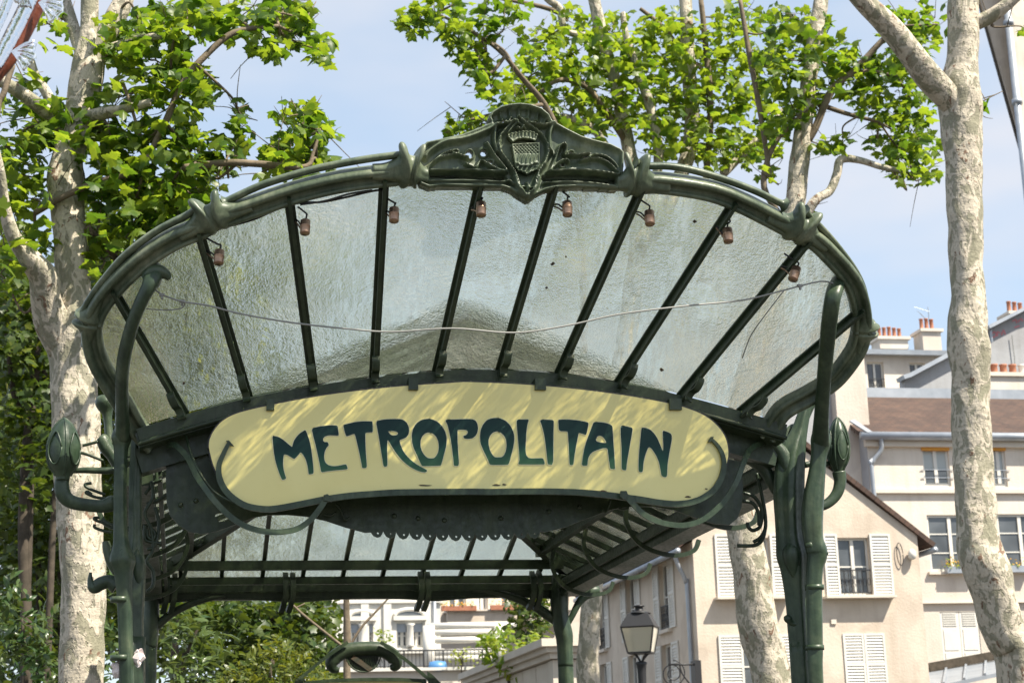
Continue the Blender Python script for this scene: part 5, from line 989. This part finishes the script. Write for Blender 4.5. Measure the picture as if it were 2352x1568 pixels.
# ------------------------------------------------------------------ the greenery behind on the left
def bush(name, label, Y, blobs, dep, size, density, m, LM, trunks=(), cat="tree", up=.6, bm=None):
    c = at(blobs[0][0], 1568, Y); T = thing(name, (c[0], c[1], 0), label, cat)
    for k, t in enumerate(trunks):
        pts = [(p[0], p[1], Y, p[2]) for p in t]; p = at(*pts[0][:3]); q = proj((p[0], p[1], 0)); mk("trunk" if k == 0 else "limb", *knobby([(q[0], q[1], Y, pts[0][3]*1.2)]+pts, 10, 5, k, .05), bm or DARKBARK, T, True)
    m_ = mpp(at(*blobs[0][:2], Y)); pos = blobs_pos(blobs, Y, dep, density*4.2, size/m_); pos = pos[pos[:, 2] > .1]
    leaves_into(T, "crown", pos, size, m, LM, up); return T
bush("broadleaf_tree", "olive green tree behind the left plane trunk", 14., [(70, 760, 90, 80), (60, 680, 80, 60), (50, 850, 80, 80), (90, 940, 60, 70, .8), (40, 1000, 70, 60, .8), (250, 620, 60, 80), (250, 540, 50, 60), (350, 470, 70, 40), (420, 430, 70, 40), (300, 560, 90, 70), (460, 420, 50, 30), (400, 620, 90, 80), (450, 720, 90, 80), (330, 720, 90, 90), (30, 600, 50, 50), (90, 1060, 50, 40, .6), (60, 1130, 60, 40, .5)], 1.0, .15, .85, LEAFM, LOBED, [[(60, 1568, 14), (55, 1200, 13), (70, 950, 11), (120, 700, 9), (250, 560, 6)], [(70, 1100, 8), (30, 900, 7), (10, 700, 5)], [(120, 1250, 8), (140, 1000, 7), (100, 850, 5)]])
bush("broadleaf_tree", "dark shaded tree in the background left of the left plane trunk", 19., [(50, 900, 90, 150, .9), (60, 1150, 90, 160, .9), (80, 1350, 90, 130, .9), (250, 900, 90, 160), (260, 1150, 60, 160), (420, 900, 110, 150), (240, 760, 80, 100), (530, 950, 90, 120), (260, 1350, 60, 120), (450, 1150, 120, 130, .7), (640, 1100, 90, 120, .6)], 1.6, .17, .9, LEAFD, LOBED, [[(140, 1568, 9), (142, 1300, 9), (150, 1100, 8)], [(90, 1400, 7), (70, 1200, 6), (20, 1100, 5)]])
bush("broadleaf_tree", "sunny yellow green tree seen through the left glass panes", 17., [(320, 640, 90, 90), (400, 750, 100, 110), (480, 640, 70, 80), (330, 850, 90, 80), (520, 800, 80, 100), (450, 890, 110, 60), (560, 700, 60, 80, .8), (280, 760, 70, 90), (420, 560, 70, 60, .8)], 1.0, .16, .8, LEAFY, LOBED, [[(400, 1568, 10), (405, 1200, 9), (410, 900, 7)]])
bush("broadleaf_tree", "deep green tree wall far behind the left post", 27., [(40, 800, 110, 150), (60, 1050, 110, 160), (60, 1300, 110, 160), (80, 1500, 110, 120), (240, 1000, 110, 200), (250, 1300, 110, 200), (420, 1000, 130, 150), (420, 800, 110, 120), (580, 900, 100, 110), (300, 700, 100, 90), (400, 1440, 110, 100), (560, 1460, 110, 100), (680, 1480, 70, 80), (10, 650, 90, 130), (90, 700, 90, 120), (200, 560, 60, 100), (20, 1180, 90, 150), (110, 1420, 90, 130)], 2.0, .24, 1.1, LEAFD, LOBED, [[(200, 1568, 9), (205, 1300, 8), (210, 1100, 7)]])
bush("laurel_shrub", "dark glossy shrub at the bottom left corner", 9.5, [(50, 1420, 70, 60), (40, 1500, 80, 70), (90, 1550, 60, 60), (20, 1350, 40, 50, .7), (95, 1460, 35, 60), (250, 1500, 30, 90, .9), (245, 1330, 16, 70, .6)], .6, .13, .85, LEAFG, LONG, [[(60, 1568, 6), (55, 1480, 5), (50, 1420, 3)]], "shrub")
bush("cherry_shrub", "long leaved shrub behind the left post under the canopy", 9., [(400, 1480, 45, 60), (430, 1420, 40, 40), (470, 1440, 45, 40), (390, 1550, 50, 50), (450, 1540, 50, 50), (500, 1500, 36, 50, .8), (380, 1410, 30, 40, .8)], .5, .15, .75, LEAFG, LONG, [[(420, 1568, 5), (430, 1500, 4), (460, 1430, 3)]], "shrub", .9)
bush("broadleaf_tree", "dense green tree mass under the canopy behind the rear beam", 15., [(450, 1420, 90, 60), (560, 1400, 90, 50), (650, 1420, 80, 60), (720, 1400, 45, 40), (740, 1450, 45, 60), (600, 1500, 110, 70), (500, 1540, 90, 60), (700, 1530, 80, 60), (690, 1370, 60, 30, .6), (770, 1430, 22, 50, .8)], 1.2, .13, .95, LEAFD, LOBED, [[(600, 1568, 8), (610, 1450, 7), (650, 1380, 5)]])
bush("maple_shrub", "feathery narrow leaved shrub at the bottom below the canopy", 12., [(610, 1530, 70, 50), (560, 1560, 60, 40), (660, 1500, 50, 36), (690, 1550, 60, 40), (630, 1480, 40, 22, .8), (740, 1570, 50, 30)], .6, .10, .85, LEAFM, LONG, [[(620, 1568, 4), (630, 1530, 3)]], "shrub")
SAP = plane_tree("sapling", "slender bare stemmed sapling behind the rear beam", 11., [(797, 1568, 11, 8), (798, 1500, 11, 8), (797, 1440, 11, 8), (796, 1400, 11, 7), (795, 1340, 11, 6), (792, 1200, 11, 4)],
    [[(795, 1490, 11, 3.4), (760, 1462, 11, 3.2), (720, 1430, 11, 3), (690, 1405, 11, 3), (662, 1378, 11, 2.4)], [(805, 1480, 11, 3.2), (830, 1440, 11, 3), (865, 1402, 11, 2.6), (893, 1372, 11, 2)], [(678, 1396, 11, 2), (700, 1385, 11, 1.5)]], [], 1, 1, 1, bark=TWIG)
bush("golden_shrub", "yellow green bush above the rusticated wall right of center", 27., [(1125, 1490, 30, 34), (1150, 1460, 28, 24), (1165, 1520, 30, 30), (1190, 1500, 30, 30), (1215, 1480, 20, 24), (1230, 1465, 22, 16), (1185, 1540, 26, 20), (1125, 1470, 26, 20)], .7, .16, .9, LEAFY, SMALL, [[(1170, 1568, 5), (1165, 1520, 4)]], "shrub")
bush("ivy_tree", "dark green creeper covered tree behind the rear right post", 31., [(1215, 1400, 40, 36), (1200, 1440, 40, 34), (1235, 1420, 30, 40), (1180, 1390, 22, 24, .7), (1245, 1380, 24, 26), (1165, 1545, 24, 22), (1215, 1380, 30, 22)], .8, .17, .95, LEAFD, SMALL, [[(1225, 1568, 5), (1222, 1450, 4)]])

# ------------------------------------------------------------------ roofs and houses further back
def zw(u, v, Y): return at(u, v, Y)
YC = 56.; oC = A_(0, YC, 0); C_ = thing("upper_house", at(2080, 1000, YC)*A_(1, 1, 0), "pale house with two small windows and a zinc roof on the slope behind", "house")
cx = lambda u, v=850: at(u, v, YC)[0]; cz = lambda v: at(2060, v, YC)[2]
wC = [(cx(1992), cx(2030), cz(898), cz(832), 1), (cx(2090), cx(2126), cz(898), cz(832), 1)]
wall_holes(oC, EX, -EY, cx(1930), cx(2172), 0, cz(806), [w[:4] for w in wC], .25).build("front_wall", CREAM, C_)
for w in wC: window(C_, oC, EX, -EY, *w, .2, PANE, railing=.5)
roofslab(C_, "roof", (cx(1925), YC-.4, cz(808)), (cx(2174), YC-.4, cz(808)), (cx(2180), YC+3, cz(790)), (cx(1925), YC+3, cz(790)), .2, ZINC)
mb = MB(); fb(mb, oC, EX, -EY, cx(1925), cx(2352), cz(918), cz(908), -.5, 0); mb.build("parapet", WHITE, C_)
def stack(P, u0, u1, v0, v1, Y, n_, mt=CREAM, ph=.5):
    a, b = at(u0, v1, Y), at(u1, v0, Y); mk("chimney_stack", *abox((a[0], Y, a[2]), (b[0], Y+.9, b[2])), mt, P); mk("chimney_cap", *abox((a[0]-.1, Y-.1, b[2]), (b[0]+.1, Y+1, b[2]+.12)), STONE, P)
    sp = (b[0]-a[0]-.36)/max(1, n_-1); pots(P, (a[0]+.18, Y+.4, b[2]+.12), n_, sp, min(.15, sp*.4 if n_ > 1 else .15), ph)
stack(C_, 2022, 2085, 780, 800, YC+1, 5)
stack(C_, 2122, 2160, 762, 806, YC+.5, 3)
p = at(2135, 745, YC+1); mk("antenna", *tube([p, p+EZ*.75], .018, 6), ZINC, C_); mk("antenna", *tube([p+EZ*.55+EX*.05, at(2100, 705, YC+1)], .014, 6), ZINC, C_)
q = at(2112, 718, YC+1)
for k in range(5): r_ = q+(at(2126, 732, YC+1)-q)*k/4; mk("antenna", *tube([r_-A_(.12, 0, -.1), r_+A_(.12, 0, -.1)], .008, 5), ZINC, C_)
G = thing("grey_gable", at(2140, 1000, 52)*A_(1, 1, 0), "plain grey sloping party wall in front of the upper house", "wall")
gp = [(2072, 910), (2072, 872), (2080, 868), (2200, 806), (2240, 806), (2240, 910), (2240, 1100), (2072, 1100)]
plate("wall", [[at(u, v, 52) for u, v in gp]], at(2140, 900, 52), EX, EZ, EY, .5, GREYWALL, G)
P = np.array([at(u, v, 51.7) for u, v in ((2068, 870), (2082, 866), (2200, 803), (2240, 803))]); mk("coping", *sweep(P, [(-.08, -.35), (.08, -.35), (.08, .35), (-.08, .35)], -EY), ZINC, G)
D_ = thing("grey_house", at(2330, 1000, 54)*A_(1, 1, 0), "tall grey gable wall with faint red graffiti at the right edge", "house")
gp = [(2262, 1000), (2262, 764), (2270, 752), (2352, 712), (2420, 690), (2500, 690), (2500, 1000)]
plate("gable_wall", [[at(u, v, 54) for u, v in gp]], at(2330, 850, 54), EX, EZ, EY, .6, GREYWALL, D_)
P = np.array([at(u, v, 53.7) for u, v in ((2262, 756), (2350, 711), (2420, 688))]); mk("coping", *sweep(P, [(-.07, -.4), (.07, -.4), (.07, .4), (-.07, .4)], -EY), ZINC, D_)
stack(D_, 2322, 2365, 722, 736, 54.5, 3); p = at(2276, 764, 53.6); mk("flue", *lathe([(.05, -.4), (.05, .1), (.12, .12), (.02, .2)], p, EZ, 8), ZINC, D_)
for pts in ([(2277, 768), (2284, 762), (2288, 770), (2280, 774), (2277, 768)], [(2291, 772), (2291, 762), (2297, 765)], [(2300, 770), (2305, 758), (2309, 768)], [(2325, 738), (2333, 734), (2335, 742)], [(2338, 740), (2345, 732), (2349, 738)], [(2330, 752), (2342, 748)]):
    P = np.array([at(u, v, 53.69) for u, v in spl(pts, 4)]); mk("graffiti", *sweep(P, [(-.03, -.004), (.03, -.004), (.03, .004), (-.03, .004)], -EY), GRAFF, D_)
mk("wire_drop", *tube([at(2324, 770, 53.6), at(2330, 820, 53.6), at(2334, 900, 53.6)], .02, 5), GREYW, D_)
K = thing("chimney_block", at(2310, 1000, 47)*A_(1, 1, 0), "broad cream chimney block with a row of terracotta pots right of the plane trunk", "chimney")
a, b = at(2268, 910, 47), at(2420, 866, 47); mk("stack", *abox((a[0], 47, 8), (b[0], 48.4, b[2])), CREAM, K); mk("cap", *abox((a[0]-.1, 46.9, b[2]), (b[0]+.1, 48.5, b[2]+.14)), STONE, K)
for k in range(8):
    c = A_(a[0]+.25+k*.36, 47.5, b[2]+.14); mk("pot", *lathe([(.15, 0), (.13, .05), (.12, .34), (.145, .36), (.145, .42), (.1, .42)], c, EZ, 12), TERRA if k not in (4,) else WHITE, K, True)
mk("flue_cowl", *lathe([(.13, 0), (.13, .7), (.22, .72), (.22, .8), (.1, .95)], A_(a[0]+.05, 47.3, b[2]+.14), EZ, 12), ZINC, K, True)
# tall pale house at the top right corner
YE = 80.
E_ = thing("tall_house", at(2400, 600, YE)*A_(1, 1, 0), "tall whitish house corner with a drain pipe at the top right edge", "house")
xe = at(2314, 60, YE)[0]; ze = at(2320, -200, YE)[2]
V = [(xe, YE, 0), (xe+14, YE, 0), (xe+20, YE+14, 0), (xe+9, YE+14, 0)]; mk("wall", V+[(x, y, ze) for x, y, _ in V], BOXF, CREAM, E_)
plate("overhang", [[at(u, v, YE+1) for u, v in [(2235, -60), (2262, 50), (2346, 345), (2360, 345), (2330, -60)]]], at(2300, 100, YE+1), EX, EZ, EY, .5, PLASTER, E_)
P = np.array([at(u, v, YE+.7) for u, v in ((2232, -60), (2260, 48), (2344, 346))]); mk("verge_board", *sweep(P, [(-.05, -.1), (.05, -.1), (.05, .1), (-.05, .1)], -EY), DARKBARK, E_)
mk("drain_pipe", *tube([(xe-.02, YE-.2, 0), (xe-.02, YE-.2, ze-1)], .22, 10), ZINC, E_, True)
for v in (60, 240): p = at(2340, v, YE-.2); mk("pipe_collar", *tube([(xe-.02, YE-.2, p[2]), (xe-.02, YE-.2, p[2]+.3)], .32, 10), ZINC, E_, True)
# low metal awning at the bottom right
T_ = thing("metal_awning", at(2210, 1560, 36)*A_(1, 1, 0), "low sloping zinc awning roof at the bottom right in front of the cream house", "awning")
roofslab(T_, "sheet", at(2120, 1580, 34), at(2310, 1540, 34), at(2310, 1505, 39), at(2130, 1535, 39), .1, ZINC); mk("beam", *beam(at(2132, 1532, 38), at(2310, 1500, 38), .15, .25), DARKBARK, T_)
for k in range(5): s0 = k/4; mk("seam", *beam(at(2120+190*s0, 1580-40*s0, 34)+EZ*.03, at(2130+180*s0, 1535-30*s0, 39)+EZ*.03, .06, .05), ZINC, T_)
mk("support", *beam((at(2300, 1540, 34.3)[0], 34.3, 0), at(2300, 1543, 34.3), .12, .12, EX), ZINC, T_)

# white classical building and terrace in the middle distance
YW = 62.; oW = A_(0, YW, 0); WB = thing("white_building", at(900, 1568, YW)*A_(1, 1, 0), "white classical building with arched windows seen under the canopy", "building")
fx = lambda u, v=1450: at(u, v, YW)[0]; fz = lambda v, u=950: at(u, v, YW)[2]; z7 = lambda x, y: (329.3+x*.3, 1110+y*.3)
cols = [(1590, 1760), (1940, 2140)]
wW = []
for a, b in cols:
    ua, ub = z7(a, 0)[0], z7(b, 0)[0]; um = (ua+ub)/2; wW += [(fx(ua), fx(um-4), fz(1486), fz(1430)), (fx(um+4), fx(ub), fz(1486), fz(1430))]
wall_holes(oW, EX, -EY, fx(640), fx(1012), 0, fz(1330), wW, .3).build("front_wall", WHITE, WB)
for k, w in enumerate(wW):
    window(WB, oW, EX, -EY, *w, 2, .25, PANE, sill=False, fw=.08); mb = MB(); fb(mb, oW, EX, -EY, w[0], w[1], w[3]-.35, w[3], .12, .18); mb.build("shutter_box", ZINC, WB)
for a, b in cols:
    ua, ub = z7(a, 0)[0], z7(b, 0)[0]; um = (ua+ub)/2; R_ = (fx(ub)-fx(ua))/2*1.15; cxx = fx(um)
    arc = [A_(cxx+R_*math.cos(t), YW-.02, fz(1413)+R_*.42*math.sin(t)) for t in np.linspace(0, math.pi, 17)]
    plate("arched_fanlight", [arc], A_(cxx, YW-.02, fz(1413)), EX, EZ, EY, .04, PANE, WB); mk("arch_moulding", *tube(arc, .09, 8), WHITE, WB, True)
    mb = MB(); fb(mb, oW, EX, -EY, cxx-R_*1.1, cxx+R_*1.1, fz(1424), fz(1414), -.2, 0); mb.build("entablature", WHITE, WB)
    mk("column", *lathe([(.17, 0), (.15, .1), (.13, fz(1432)-fz(1486)-.1), (.2, fz(1432)-fz(1486))], A_(cxx, YW-.15, fz(1486)), EZ, 12), WHITE, WB, True)
for v0, v1, d in ((1384, 1380, -.12), (1500, 1490, -.25)): mb = MB(); fb(mb, oW, EX, -EY, fx(640), fx(1012)+.1, fz(v0), fz(v1), d, 0); mb.build("string_course", WHITE, WB)
for u in (838, 890, 985): mb = MB(); fb(mb, oW, EX, -EY, fx(u-9), fx(u+9), fz(1490), fz(1384), -.1, 0); mb.build("pilaster", WHITE, WB)
mk("drain_pipe", *tube([A_(fx(998), YW-.15, 0), A_(fx(998), YW-.15, fz(1340))], .07, 8), ZINC, WB, True)
TB = thing("terraced_building", at(1130, 1568, 66)*A_(1, 1, 0), "cream building with balconies of red flowers beyond the white terrace rails", "building")
tx = lambda u: at(u, 1420, 66)[0]; tz = lambda v: at(1130, v, 66)[2]
wT = [(tx(1030), tx(1072), tz(1404), tz(1350)), (tx(1098), tx(1122), tz(1404), tz(1350)), (tx(1150), tx(1190), tz(1404), tz(1350))]
wall_holes(A_(0, 66, 0), EX, -EY, tx(1010), tx(1420), 0, tz(1320), wT, .3).build("front_wall", CREAM, TB)
for w in wT: window(TB, A_(0, 66, 0), EX, -EY, *w, 1, .25, PANE, sill=False, fw=.1)
mb = MB(); fb(mb, A_(0, 66, 0), EX, -EY, tx(1018), tx(1300), tz(1408), tz(1404), -1.2, 0); mb.build("balcony_slab", STONE, TB)
mb = MB(); fb(mb, A_(0, 66, 0), EX, -EY, tx(1018), tx(1300), tz(1436), tz(1408), -1.1, -.9); mb.build("balcony_front", PLASTER, TB)
planter("flower_box", "red planter of trailing flowers on the balcony left under the canopy", at(1054, 1402, 64.8), 1.5, 60, FLOWER, TERRA)
planter("flower_box", "second red flower planter on the balcony further right under the canopy", at(1158, 1400, 64.8), 1.2, 45, FLOWER, TERRA)
planter("window_planter", "zinc window box with yellow flowers below the cream house window", at(2208, 1316, YB-.15), 1.0, 60, leafmat("yellow flowers", (.5, .28, .02), (.6, .38, .03), (.65, .5, .08), .3), ZINC)
planter("window_planter", "window box with orange flowers right of the plane trunk", at(2330, 1314, YB-.15), 1.0, 30, FLOWER, ZINC)
TE = thing("roof_terrace", at(1050, 1568, 57)*A_(1, 1, 0), "white tiled terrace with thick tubular rails under the canopy", "terrace")
YT_ = 57.; ta = lambda u, v: at(u, v, YT_)
mk("terrace_wall", *abox((ta(720, 1568)[0], YT_, 0), (ta(1150, 1568)[0], YT_+.4, ta(950, 1540)[2])), STONE, TE)
mk("coping", *abox((ta(720, 1568)[0], YT_-.2, ta(950, 1540)[2]), (ta(1152, 1568)[0], YT_+.5, ta(950, 1533)[2])), WHITE, TE)
for v in (1437, 1452, 1470, 1498, 1512): mk("tube_rail", *tube([at(982 if v < 1460 else 992, v, 59), at(1200 if v < 1450 else 1130, v-3, 59)], .13, 12), WHITE, TE, True)
for u in (985, 1147): mk("rail_post", *tube([A_(at(u, 1500, 59)[0], 59, ta(950, 1540)[2]), at(u, 1436, 59)], .24, 12), WHITE, TE, True)
zb0, zt0 = ta(950, 1533)[2], ta(950, 1493)[2]
mk("hand_rail", *tube([A_(ta(835, 1500)[0], YT_, zt0), A_(ta(1150, 1500)[0], YT_, zt0)], .03, 6), BLACKIRON, TE, True)
mk("hand_rail", *tube([A_(ta(835, 1500)[0], YT_, zb0+.06), A_(ta(1150, 1500)[0], YT_, zb0+.06)], .02, 6), BLACKIRON, TE, True)
for u in range(838, 1150, 9): x = ta(u, 1500)[0]; mk("baluster", *tube([A_(x, YT_, zb0), A_(x, YT_, zt0)], .012 if (u-838) % 45 else .035, 5), BLACKIRON, TE)
bt = ta(1005, 1528); tag(mk("blue_bundle", *lathe([(.02, -.35), (.16, -.3), (.2, 0), (.17, .3), (.02, .36)], bt-EZ*.02, EX, 12, 3, .1), BLUE, None, True), "blue plastic bundle lying on the terrace behind the railing", "bundle")
bush("potted_tree", "small sparse tree in a pot on the white terrace", 58.5, [(880, 1460, 18, 16, .7), (872, 1452, 14, 10, .6), (895, 1468, 12, 12, .6)], .3, .16, .6, LEAFY, SMALL, [[(882, 1520, 1.5), (881, 1470, 1)]])
bush("terrace_shrub", "thin bare shrub against the terrace railing", 56.4, [(1062, 1500, 22, 20, .35), (1045, 1515, 18, 14, .3), (1075, 1520, 18, 12, .3)], .3, .15, .6, LEAFY, SMALL, [[(1060, 1545, 1.5), (1058, 1500, 1)], [(1060, 1540, 1), (1080, 1490, .7)], [(1060, 1540, 1), (1040, 1500, .7)]], "shrub")
# rusticated wall beside the rear post
RW = thing("stone_wall", at(1230, 1568, 24)*A_(1, 1, 0), "rusticated pale stone wall with sloping coping left of the rear right post", "wall")
XW = at(1262, 1500, 23)[0]; zc = lambda y: at(1262, 1473, 23)[2]
ztop = at(1258, 1474, 23)[2]
for r_ in range(9):
    z1 = ztop-.35-r_*.62; z0 = z1-.58
    for c_ in range(7):
        y0 = 23+c_*1.3+(.65 if r_ % 2 else 0); 
        if y0 < 23: continue
        mk("stone_block", *abox((XW, y0+.02, z0), (XW+.5, y0+1.28, z1)), STONE, RW)
    mk("stone_block", *abox((XW-.03, 22.6, z0), (XW+.8, 23.0+(.66 if r_ % 2 else 0.01), z1)), STONE, RW)
mk("wall_core", *abox((XW+.04, 23, 0), (XW+.46, 32, ztop-.4)), PLASTER, RW)
for k, (w_, h0, h1) in enumerate(((.10, -.33, -.22), (.18, -.22, -.12), (.28, -.12, .02))): mk("coping_course", *abox((XW-w_, 22.6-w_, ztop+h0), (XW+.8, 32, ztop+h1-.003)), STONE, RW)

# ------------------------------------------------------------------ street lamp
z8p = lambda x, y: (940.8+x*.3, 1110+y*.3)
YSL = 21.; c = at(*z8p(1772, 1300), YSL); SL = thing("street_lamp", (c[0], c[1], 0), "old four sided street lantern on a fluted pole before the beige house", "street lamp")
m_ = mpp(c); zz_ = lambda y: at(*z8p(1772, y), YSL)[2]; cc = A_(c[0], c[1], 0); sq = lambda hw, y: [cc+A_(hw*.3*m_*math.cos(a), hw*.3*m_*math.sin(a), zz_(y)) for a in np.radians([20, 110, 200, 290])]
def frustum(nm, lv, m, par): 
    V = sum([sq(h, y) for h, y in lv], []); n = len(lv); mk(nm, V, [(4*i+j, 4*i+(j+1) % 4, 4*i+4+(j+1) % 4, 4*i+4+j) for i in range(n-1) for j in range(4)]+[(3, 2, 1, 0), tuple(range(4*n-4, 4*n))], m, par)
frustum("roof", [(180, 1106), (186, 1098), (150, 1050), (112, 1000), (98, 990)], BLACKIRON, SL)
mk("chimney", *lathe([(95*.3*m_, zz_(995)), (60*.3*m_, zz_(980)), (34*.3*m_, zz_(972)), (30*.3*m_, zz_(945)), (46*.3*m_, zz_(942)), (44*.3*m_, zz_(932)), (8*.3*m_, zz_(925))], cc, EZ, 16), BLACKIRON, SL, True)
for j in range(4):
    a, b = sq(172, 1108), sq(122, 1290); mk("lantern_pane", [a[j], a[(j+1) % 4], b[(j+1) % 4], b[j]], [(0, 1, 2, 3)], LAMPG, SL); mk("corner_bar", *tube([sq(176, 1106)[j], sq(125, 1292)[j]], .016, 6), BLACKIRON, SL)
    p0 = sq(122, 1294)[j]; mk("cradle", *tube(spl([p0, p0*.55+(cc+EZ*zz_(1310))*.45, cc+EZ*zz_(1370)], 5), .016, 6), BLACKIRON, SL)
frustum("base_tray", [(128, 1302), (130, 1290)], BLACKIRON, SL)
mk("pole", *lathe([(60*.3*m_, -.0), (60*.3*m_, .5), (34*.3*m_, .7), (30*.3*m_, zz_(1527)), (32*.3*m_, zz_(1440)), (36*.3*m_, zz_(1390)), (44*.3*m_, zz_(1372)), (30*.3*m_, zz_(1360))], cc, EZ, 20, 8, .08), BLACKIRON, SL, True)
# ------------------------------------------------------------------ hooded sign at the far end of the stairs
YH_ = 6.0; hs = thing("stair_sign", at(840, 1568, YH_)*A_(1, 1, 0), "green framed yellow sign with arched iron hood at the far end of the stairs", "sign")
z7y = lambda pts, Y: [(329.3+x*.3, 1110+y*.3, Y, r*.3) for x, y, r in pts]
mk("hood", *stem(z7y([(1500, 1425, 16), (1458, 1415, 38), (1445, 1370, 54), (1480, 1315, 58), (1570, 1275, 56), (1700, 1262, 54), (1820, 1270, 56), (1905, 1315, 58), (1932, 1370, 52), (1918, 1400, 38), (1888, 1405, 16)], YH_), 16), IRON, hs, True)
for a, b in (((1565, 1212), (1190, 1500)), ((1815, 1212), (2190, 1500))): P = np.array([at(329.3+x*.3, 1110+y*.3, YH_-.08) for x, y in spl([a, ((a[0]+b[0])/2, (a[1]+b[1])/2-12), b], 5)]); mk("stay_strap", *sweep(P, [(-.013, -.008), (.013, -.008), (.013, .008), (-.013, .008)], -EY), IRON, hs)
mb = MB(); P0 = lambda x, y: at(329.3+x*.3, 1110+y*.3, YH_-.02)
for k in range(14): x = 1560+k*19; d = 1310+125*math.sqrt(max(.02, 1-((x-1685)/140)**2)); mb.add(*tube([P0(x, 1310), P0(x+25, d)], .0025, 4)); mb.add(*tube([P0(x+20, 1310), P0(x-10, d)], .0025, 4))
tag(mb.build("wire_mesh", IRON, hs), kind="stuff"); plate("lamp_box", [[P0(1685+122*math.cos(t), 1314+118*math.sin(t))+EY*.05 for t in np.linspace(0, math.pi, 16)]], P0(1685, 1340)+EY*.05, EX, EZ, EY, .06, BLACKIRON, hs); mk("mesh_rim", *tube([P0(1685+130*math.cos(t), 1312+128*math.sin(t)) for t in np.linspace(0, math.pi, 18)], .007, 6), IRON, hs, True); mk("mesh_top", *tube([P0(1555, 1312), P0(1812, 1305)], .006, 6), IRON, hs); mk("cage_slat", *beam(P0(1600, 1325), P0(1740, 1425), .02, .04), RUST, hs)
pn = [(1215, 1640), (1230, 1515), (1450, 1495), (1700, 1486), (1950, 1486), (2160, 1496), (2185, 1640)]; pi_ = [(1260, 1640), (1265, 1535), (1450, 1520), (1700, 1512), (1950, 1512), (2130, 1520), (2140, 1640)]
plate("frame", [[P0(*q) for q in pn], [P0(*q) for q in pi_]], P0(1700, 1560), EX, EZ, EY, .06, IRON, hs); plate("panel", [[P0(*q)+EY*.01 for q in pi_]], P0(1700, 1560)+EY*.01, EX, EZ, EY, .02, ENAMEL, hs)
for q in ([(1150, 1527), (1190, 1478), (1225, 1500), (1215, 1560)], [(2165, 1440), (2200, 1460), (2270, 1530), (2180, 1560)]): plate("corner_plate", [[P0(*p)-EY*.05 for p in q]], P0(1700, 1560), EX, EZ, EY, .03, IRON, hs)
for x in (1240, 2160): q = P0(x, 1620); mk("leg", *tube([(q[0], q[1], 0), q], .03, 10), IRON, hs, True)
# ------------------------------------------------------------------ glass ornament on a red bar at the top left corner
YO = -3.2; pO = at(-160, 900, YO); OR = thing("glass_ornament", (pO[0], pO[1], 0), "red brown bar with clear moulded glass shells at the top left corner", "ornament")
mk("bar", *stem([(150, -130, YO, 17), (92, 0, YO, 17), (60, 70, YO, 16), (22, 140, YO, 14), (-20, 195, YO, 13), (-100, 330, YO, 13), (-150, 500, YO, 13)], 14), COPPER, OR, True)
mk("pole", *tube([(pO[0], pO[1], 0), at(-150, 480, YO)], .035, 12), COPPER, OR, True)
mk("glass_tube", *stem([(95, -60, YO-.03, 16), (58, 20, YO-.03, 17), (20, 95, YO-.03, 17), (-10, 150, YO-.03, 14)], 14), CLEAR, OR, True)
mk("glass_tube", *stem([(40, -60, YO-.05, 10), (12, 20, YO-.05, 11), (-20, 90, YO-.05, 10)], 12), CLEAR, OR, True)
def shell(c, d, r):
    c = at(*c, YO-.05); m_ = mpp(c); u = nrm(ray(1176+d[0], 784+d[1])-ray(1176, 784)); v = nrm(np.cross(u, EY)); n = 17; k = 8; V = []
    for i in range(k+1):
        for j in range(n):
            a = (j/(n-1)-.5)*1.5; rr = i/k*r*m_*(1+.05*math.cos(a*9)); V.append(c+u*rr*math.cos(a)+v*rr*math.sin(a)-EY*(.02*math.sin(i/k*2.6)+.006*math.cos(j*1.9)*i/k))
    Fs = [(i*n+j, i*n+j+1, (i+1)*n+j+1, (i+1)*n+j) for i in range(k) for j in range(n-1)]
    B_ = [np.array(p)+EY*.012 for p in V]; N_ = len(V); Fs += [tuple(q+N_ for q in f[::-1]) for f in Fs]
    rim = [i*n for i in range(k+1)]+[k*n+j for j in range(1, n)]+[i*n+n-1 for i in range(k-1, -1, -1)]
    Fs += [(a, b, b+N_, a+N_) for a, b in zip(rim, rim[1:])]
    mk("glass_shell", V+B_, Fs, CLEAR, OR, True)
shell((88, 6), (1, .35), 58); shell((26, 118), (1, .30), 56); shell((60, -10), (-.3, .9), 30)
